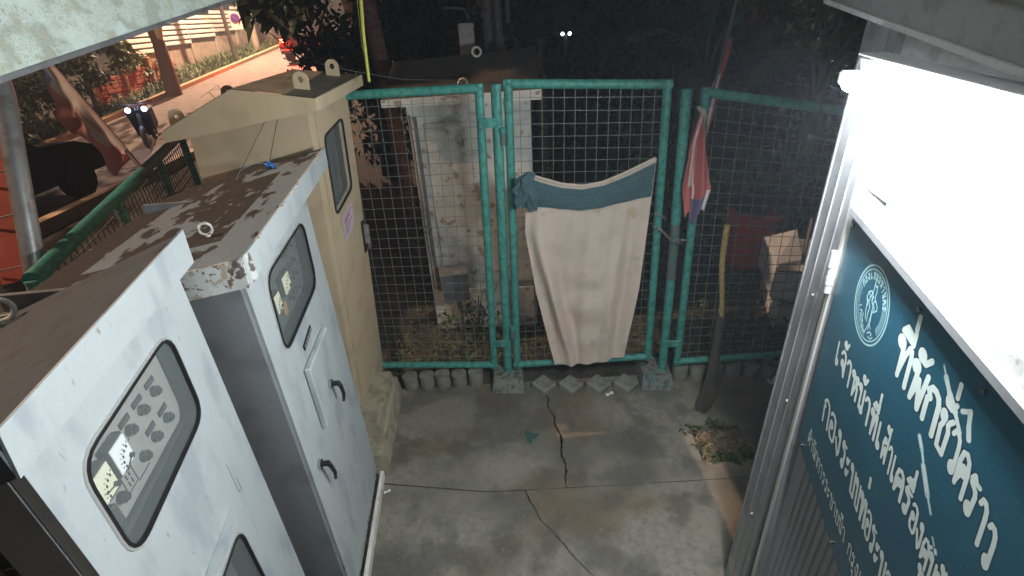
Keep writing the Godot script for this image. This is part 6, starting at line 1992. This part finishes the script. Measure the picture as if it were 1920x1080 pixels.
	banana(Vector3(2.75, -0.2, -7.2), "broad-leaved plant with a torn leaf hanging over the gate's right corner", [
		[Vector3(-0.15, 1.9, 0.0), Vector3(-1.2, 1.95, 0.5), 0.19, 0.22], [Vector3(0.0, 2.1, 0.0), Vector3(-0.3, 3.0, 0.2), 0.2, 0.2], [Vector3(0.15, 2.0, 0.0), Vector3(0.9, 2.4, 0.4), 0.2, 0.3], [Vector3(-0.1, 1.7, 0.2), Vector3(-0.6, 1.1, 0.9), 0.17, 0.3]], 821)
	# low plants behind the right panel
	for q in [[3.05, -4.9, 911, "low leafy plant behind the foam crates"], [2.75, -5.4, 912, "low leafy plant behind the red bin"], [1.7, -5.2, 913, "low dark plant left of the red bin"], [-0.30, -3.38, 914, "small weed at the foot of the white cabinet"], [3.4, -4.2, 915, "leafy plant hidden partly by the cabin edge"]]:
		var p := thing("low_plant", q[3], "plant", Transform3D(Basis(), Vector3(q[0], -0.06, q[1])), "low plants behind the fence")
		for k in 5:
			var a := k * 1.3
			part(p, "stem", tube([V, Vector3(cos(a) * 0.08, 0.25, sin(a) * 0.08), Vector3(cos(a) * 0.2, 0.5, sin(a) * 0.2)], 0.006, 5), M.rib)
		var small: bool = q[2] == 914
		crown(p, Vector3(0, 0.2 if small else 0.5, 0), Vector3(0.28, 0.2, 0.12) if small else Vector3(0.55, 0.5, 0.4), 90 if small else 320, 0.07 if small else 0.16, q[2], M.leaf_mid)
	# weeds in the broken hole
	var places := [[1.03, -2.19, 0.07, 60], [1.17, -2.215, 0.055, 46], [1.03, -2.05, 0.05, 36], [1.09, -1.965, 0.075, 80], [1.175, -1.945, 0.06, 60], [1.275, -1.99, 0.065, 56]]
	var lab := ["weed at the left back corner of the broken hole", "weed at the back edge of the broken hole", "weed at the left edge of the broken hole", "largest weed at the front edge of the broken hole", "weed at the middle of the hole's front edge", "weed at the right front corner of the broken hole"]
	for k in 6:
		var q = places[k]
		var w := thing("weed", lab[k], "weed", Transform3D(Basis(), Vector3(q[0], 0.0, q[1])), "weeds growing in the broken hole")
		part(w, "stalk", tube([Vector3(0, -0.03, 0), Vector3(0.005, 0.02, 0)], 0.003, 5), M.rib)
		crown(w, Vector3(0, 0.012, 0), Vector3(q[2], 0.022, q[2] * 0.8), q[3], 0.028, 950 + k, M.leaf_mid)
	# dead leaves and creepers on the ground behind the fence
	var spots := []; var tints := []
	for k in 1500:
		var x := rng.randf_range(-1.0, 4.5); var z := rng.randf_range(-6.0, -2.95)
		spots.append(Transform3D(Basis.from_euler(Vector3(rng.randf_range(-0.3, 0.3), rng.randf() * TAU, rng.randf_range(-0.3, 0.3))).scaled(Vector3.ONE * rng.randf_range(0.03, 0.09)), Vector3(x, -0.035 + rng.randf() * 0.02, z)))
		var g := rng.randf_range(0.3, 1.2)
		tints.append(Color(g, g, g))
	var dl := leaf_copies(self, "dead_leaves", boxes["leaf"], M.dead, spots, tints)
	tag(dl, "dead leaves scattered over the soil behind the fence", "leaves")
	spots = []; tints = []
	for k in 2600:
		var x := rng.randf_range(-0.9, 3.6); var z := -2.85 - absf(rng.randfn()) * 0.35
		if x < 1.0 and x > -0.1 and rng.randf() < 0.6:
			continue
		spots.append(Transform3D(Basis.from_euler(Vector3(-rng.randf_range(0.2, 1.2), rng.randf() * TAU, 0)).scaled(Vector3.ONE * rng.randf_range(0.02, 0.06)), Vector3(x, -0.01 + rng.randf() * 0.05, z)))
		var g := rng.randf_range(0.4, 1.3)
		tints.append(Color(g, g, g))
	var gc := leaf_copies(self, "ground_cover", boxes["leaf"], M.leaf_mid, spots, tints)
	tag(gc, "low green ground cover along the foot of the fence", "ground cover")

# ---------------------------------------------------------------- small things
func small_things() -> void:
	# yellow-green ribbon hanging down
	var t := thing("hanging_ribbon", "yellow-green plastic ribbon hanging down above the left fence panel", "ribbon")
	part(t, "strip", tube([Vector3(-0.65, 2.75, -2.98), Vector3(-0.642, 2.42, -2.84), Vector3(-0.637, 2.2, -2.71), Vector3(-0.632, 2.10, -2.66), Vector3(-0.622, 1.985, -2.59)], [0.010, 0.010, 0.0085, 0.008, 0.007], 7), M.lime)
	part(t, "loose_strand", tube([Vector3(-0.66, 2.75, -2.985), Vector3(-0.658, 2.3, -2.78), Vector3(-0.650, 2.14, -2.69), Vector3(-0.634, 2.08, -2.65)], 0.0025, 5), M.lime)
	# twin white lamps among the trees
	var l := thing("garden_lamp", "twin white lamp glowing far off among the dark trees", "lamp", Transform3D(Basis(), Vector3(0.86, height(0.9, -7.0), -7.0)))
	part(l, "post", tube([V, Vector3(0, 2.05, 0)], 0.02, 8), M.black)
	for s in [-1.0, 1.0]:
		part(l, "lamp_bulb", sphere(0.022, 12), glow(Color(0.85, 0.92, 1.0), 4.0), Vector3(0.045 * s, 2.06, 0.03))
		lamp_at("garden_lamp_light", Vector3(0.86 + 0.045 * s, height(0.9, -7.0) + 2.06, -6.97), Color(0.85, 0.92, 1.0), 0.01, 0.02)
	# notice stuck on the beige door
	var x := face_frame(Vector3(-0.90, 0, -2.30), Vector2(0.03, -0.45), 4.0, 1.0)
	var n := thing("notice", "pinkish paper notice stuck below the window of the beige cabinet", "notice", x)
	var st := begin()
	var c := [Vector2(0.182, 1.212), Vector2(0.345, 1.252), Vector2(0.353, 1.384), Vector2(0.190, 1.348)]
	quad(st, p3(c[0], 0.0025), p3(c[1], 0.0025), p3(c[2], 0.0025), p3(c[3], 0.0025))
	part(n, "sheet", done(st), flat(0.62, 0.52, 0.58, 0.7))
	st = begin()
	for k in 6:
		var a: Vector2 = c[3].lerp(c[0], 0.15 + k * 0.13); var b: Vector2 = c[2].lerp(c[1], 0.15 + k * 0.13)
		var p: Vector2 = a.lerp(b, 0.12); var q: Vector2 = a.lerp(b, 0.88 - 0.2 * (k % 3))
		var h := Vector2(0, 0.006 if k != 1 else 0.012)
		quad(st, p3(p - h / 2, 0.0035), p3(q - h / 2, 0.0035), p3(q + h / 2, 0.0035), p3(p + h / 2, 0.0035))
	part(n, "print_lines", done(st), flat(0.35, 0.10, 0.22, 0.7))
	# litter
	for q in [[Vector3(1.70, 0.008, -2.565), 0.05, "scrap of white litter on the concrete below the right fence panel"], [Vector3(0.60, 0.008, -2.53), 0.028, "white chip of litter in front of the diamond blocks"], [Vector3(-0.74, 0.006, -1.86), 0.018, "white pebble beside the rusty cabinet's foot"], [Vector3(0.36, 0.035, -2.61), 0.035, "crumpled white scrap between two diamond blocks"]]:
		var b := thing("litter", q[2], "litter", Transform3D(Basis(Vector3.UP, 0.2), q[0]), "scraps of litter")
		var r: float = q[1]
		part(b, "scrap", grid(func(s: float, v: float): return Vector3((s - 0.5) * 2.0 * r, 0.10 * r + 0.15 * r * sin(s * 9.0 + v * 4.0), (v - 0.5) * r * 0.8 + 0.2 * r * sin(s * 6.0)), 8, 4), M.paper)
	# patch of green paint spilt on the concrete
	var pt := thing("paint_spill", "small green paint stain on the concrete left of the crack", "stain", Transform3D(Basis(), Vector3(0.06, 0.0015, -2.205)))
	var poly := PackedVector2Array()
	for k in 22:
		var a := TAU * k / 22.0
		var r := 1.0 + 0.35 * sin(a * 3.0 + 1.0) + 0.2 * sin(a * 7.0)
		poly.append(Vector2(cos(a) * 0.038 * r, sin(a) * 0.042 * r))
	st = begin()
	add_extrude(st, poly, 0.0, 0.001)
	part(pt, "stain", done(st), flat(0.03, 0.085, 0.075, 0.8), V, Basis(Vector3.RIGHT, Vector3.FORWARD, Vector3.UP))
	# plank remains under the rusty cabinet's front
	var pk := thing("timber_strip", "weathered timber strip along the foot of the rusty cabinet", "timber", Transform3D())
	st = begin()
	hexa(st, [Vector3(-0.735, 0.0, -1.2), Vector3(-0.715, 0.0, -1.2), Vector3(-0.772, 0.0, -1.965), Vector3(-0.79, 0.0, -1.965), Vector3(-0.735, 0.05, -1.2), Vector3(-0.715, 0.05, -1.2), Vector3(-0.772, 0.05, -1.965), Vector3(-0.79, 0.05, -1.965)])
	part(pk, "plank", done(st), M.white_old)
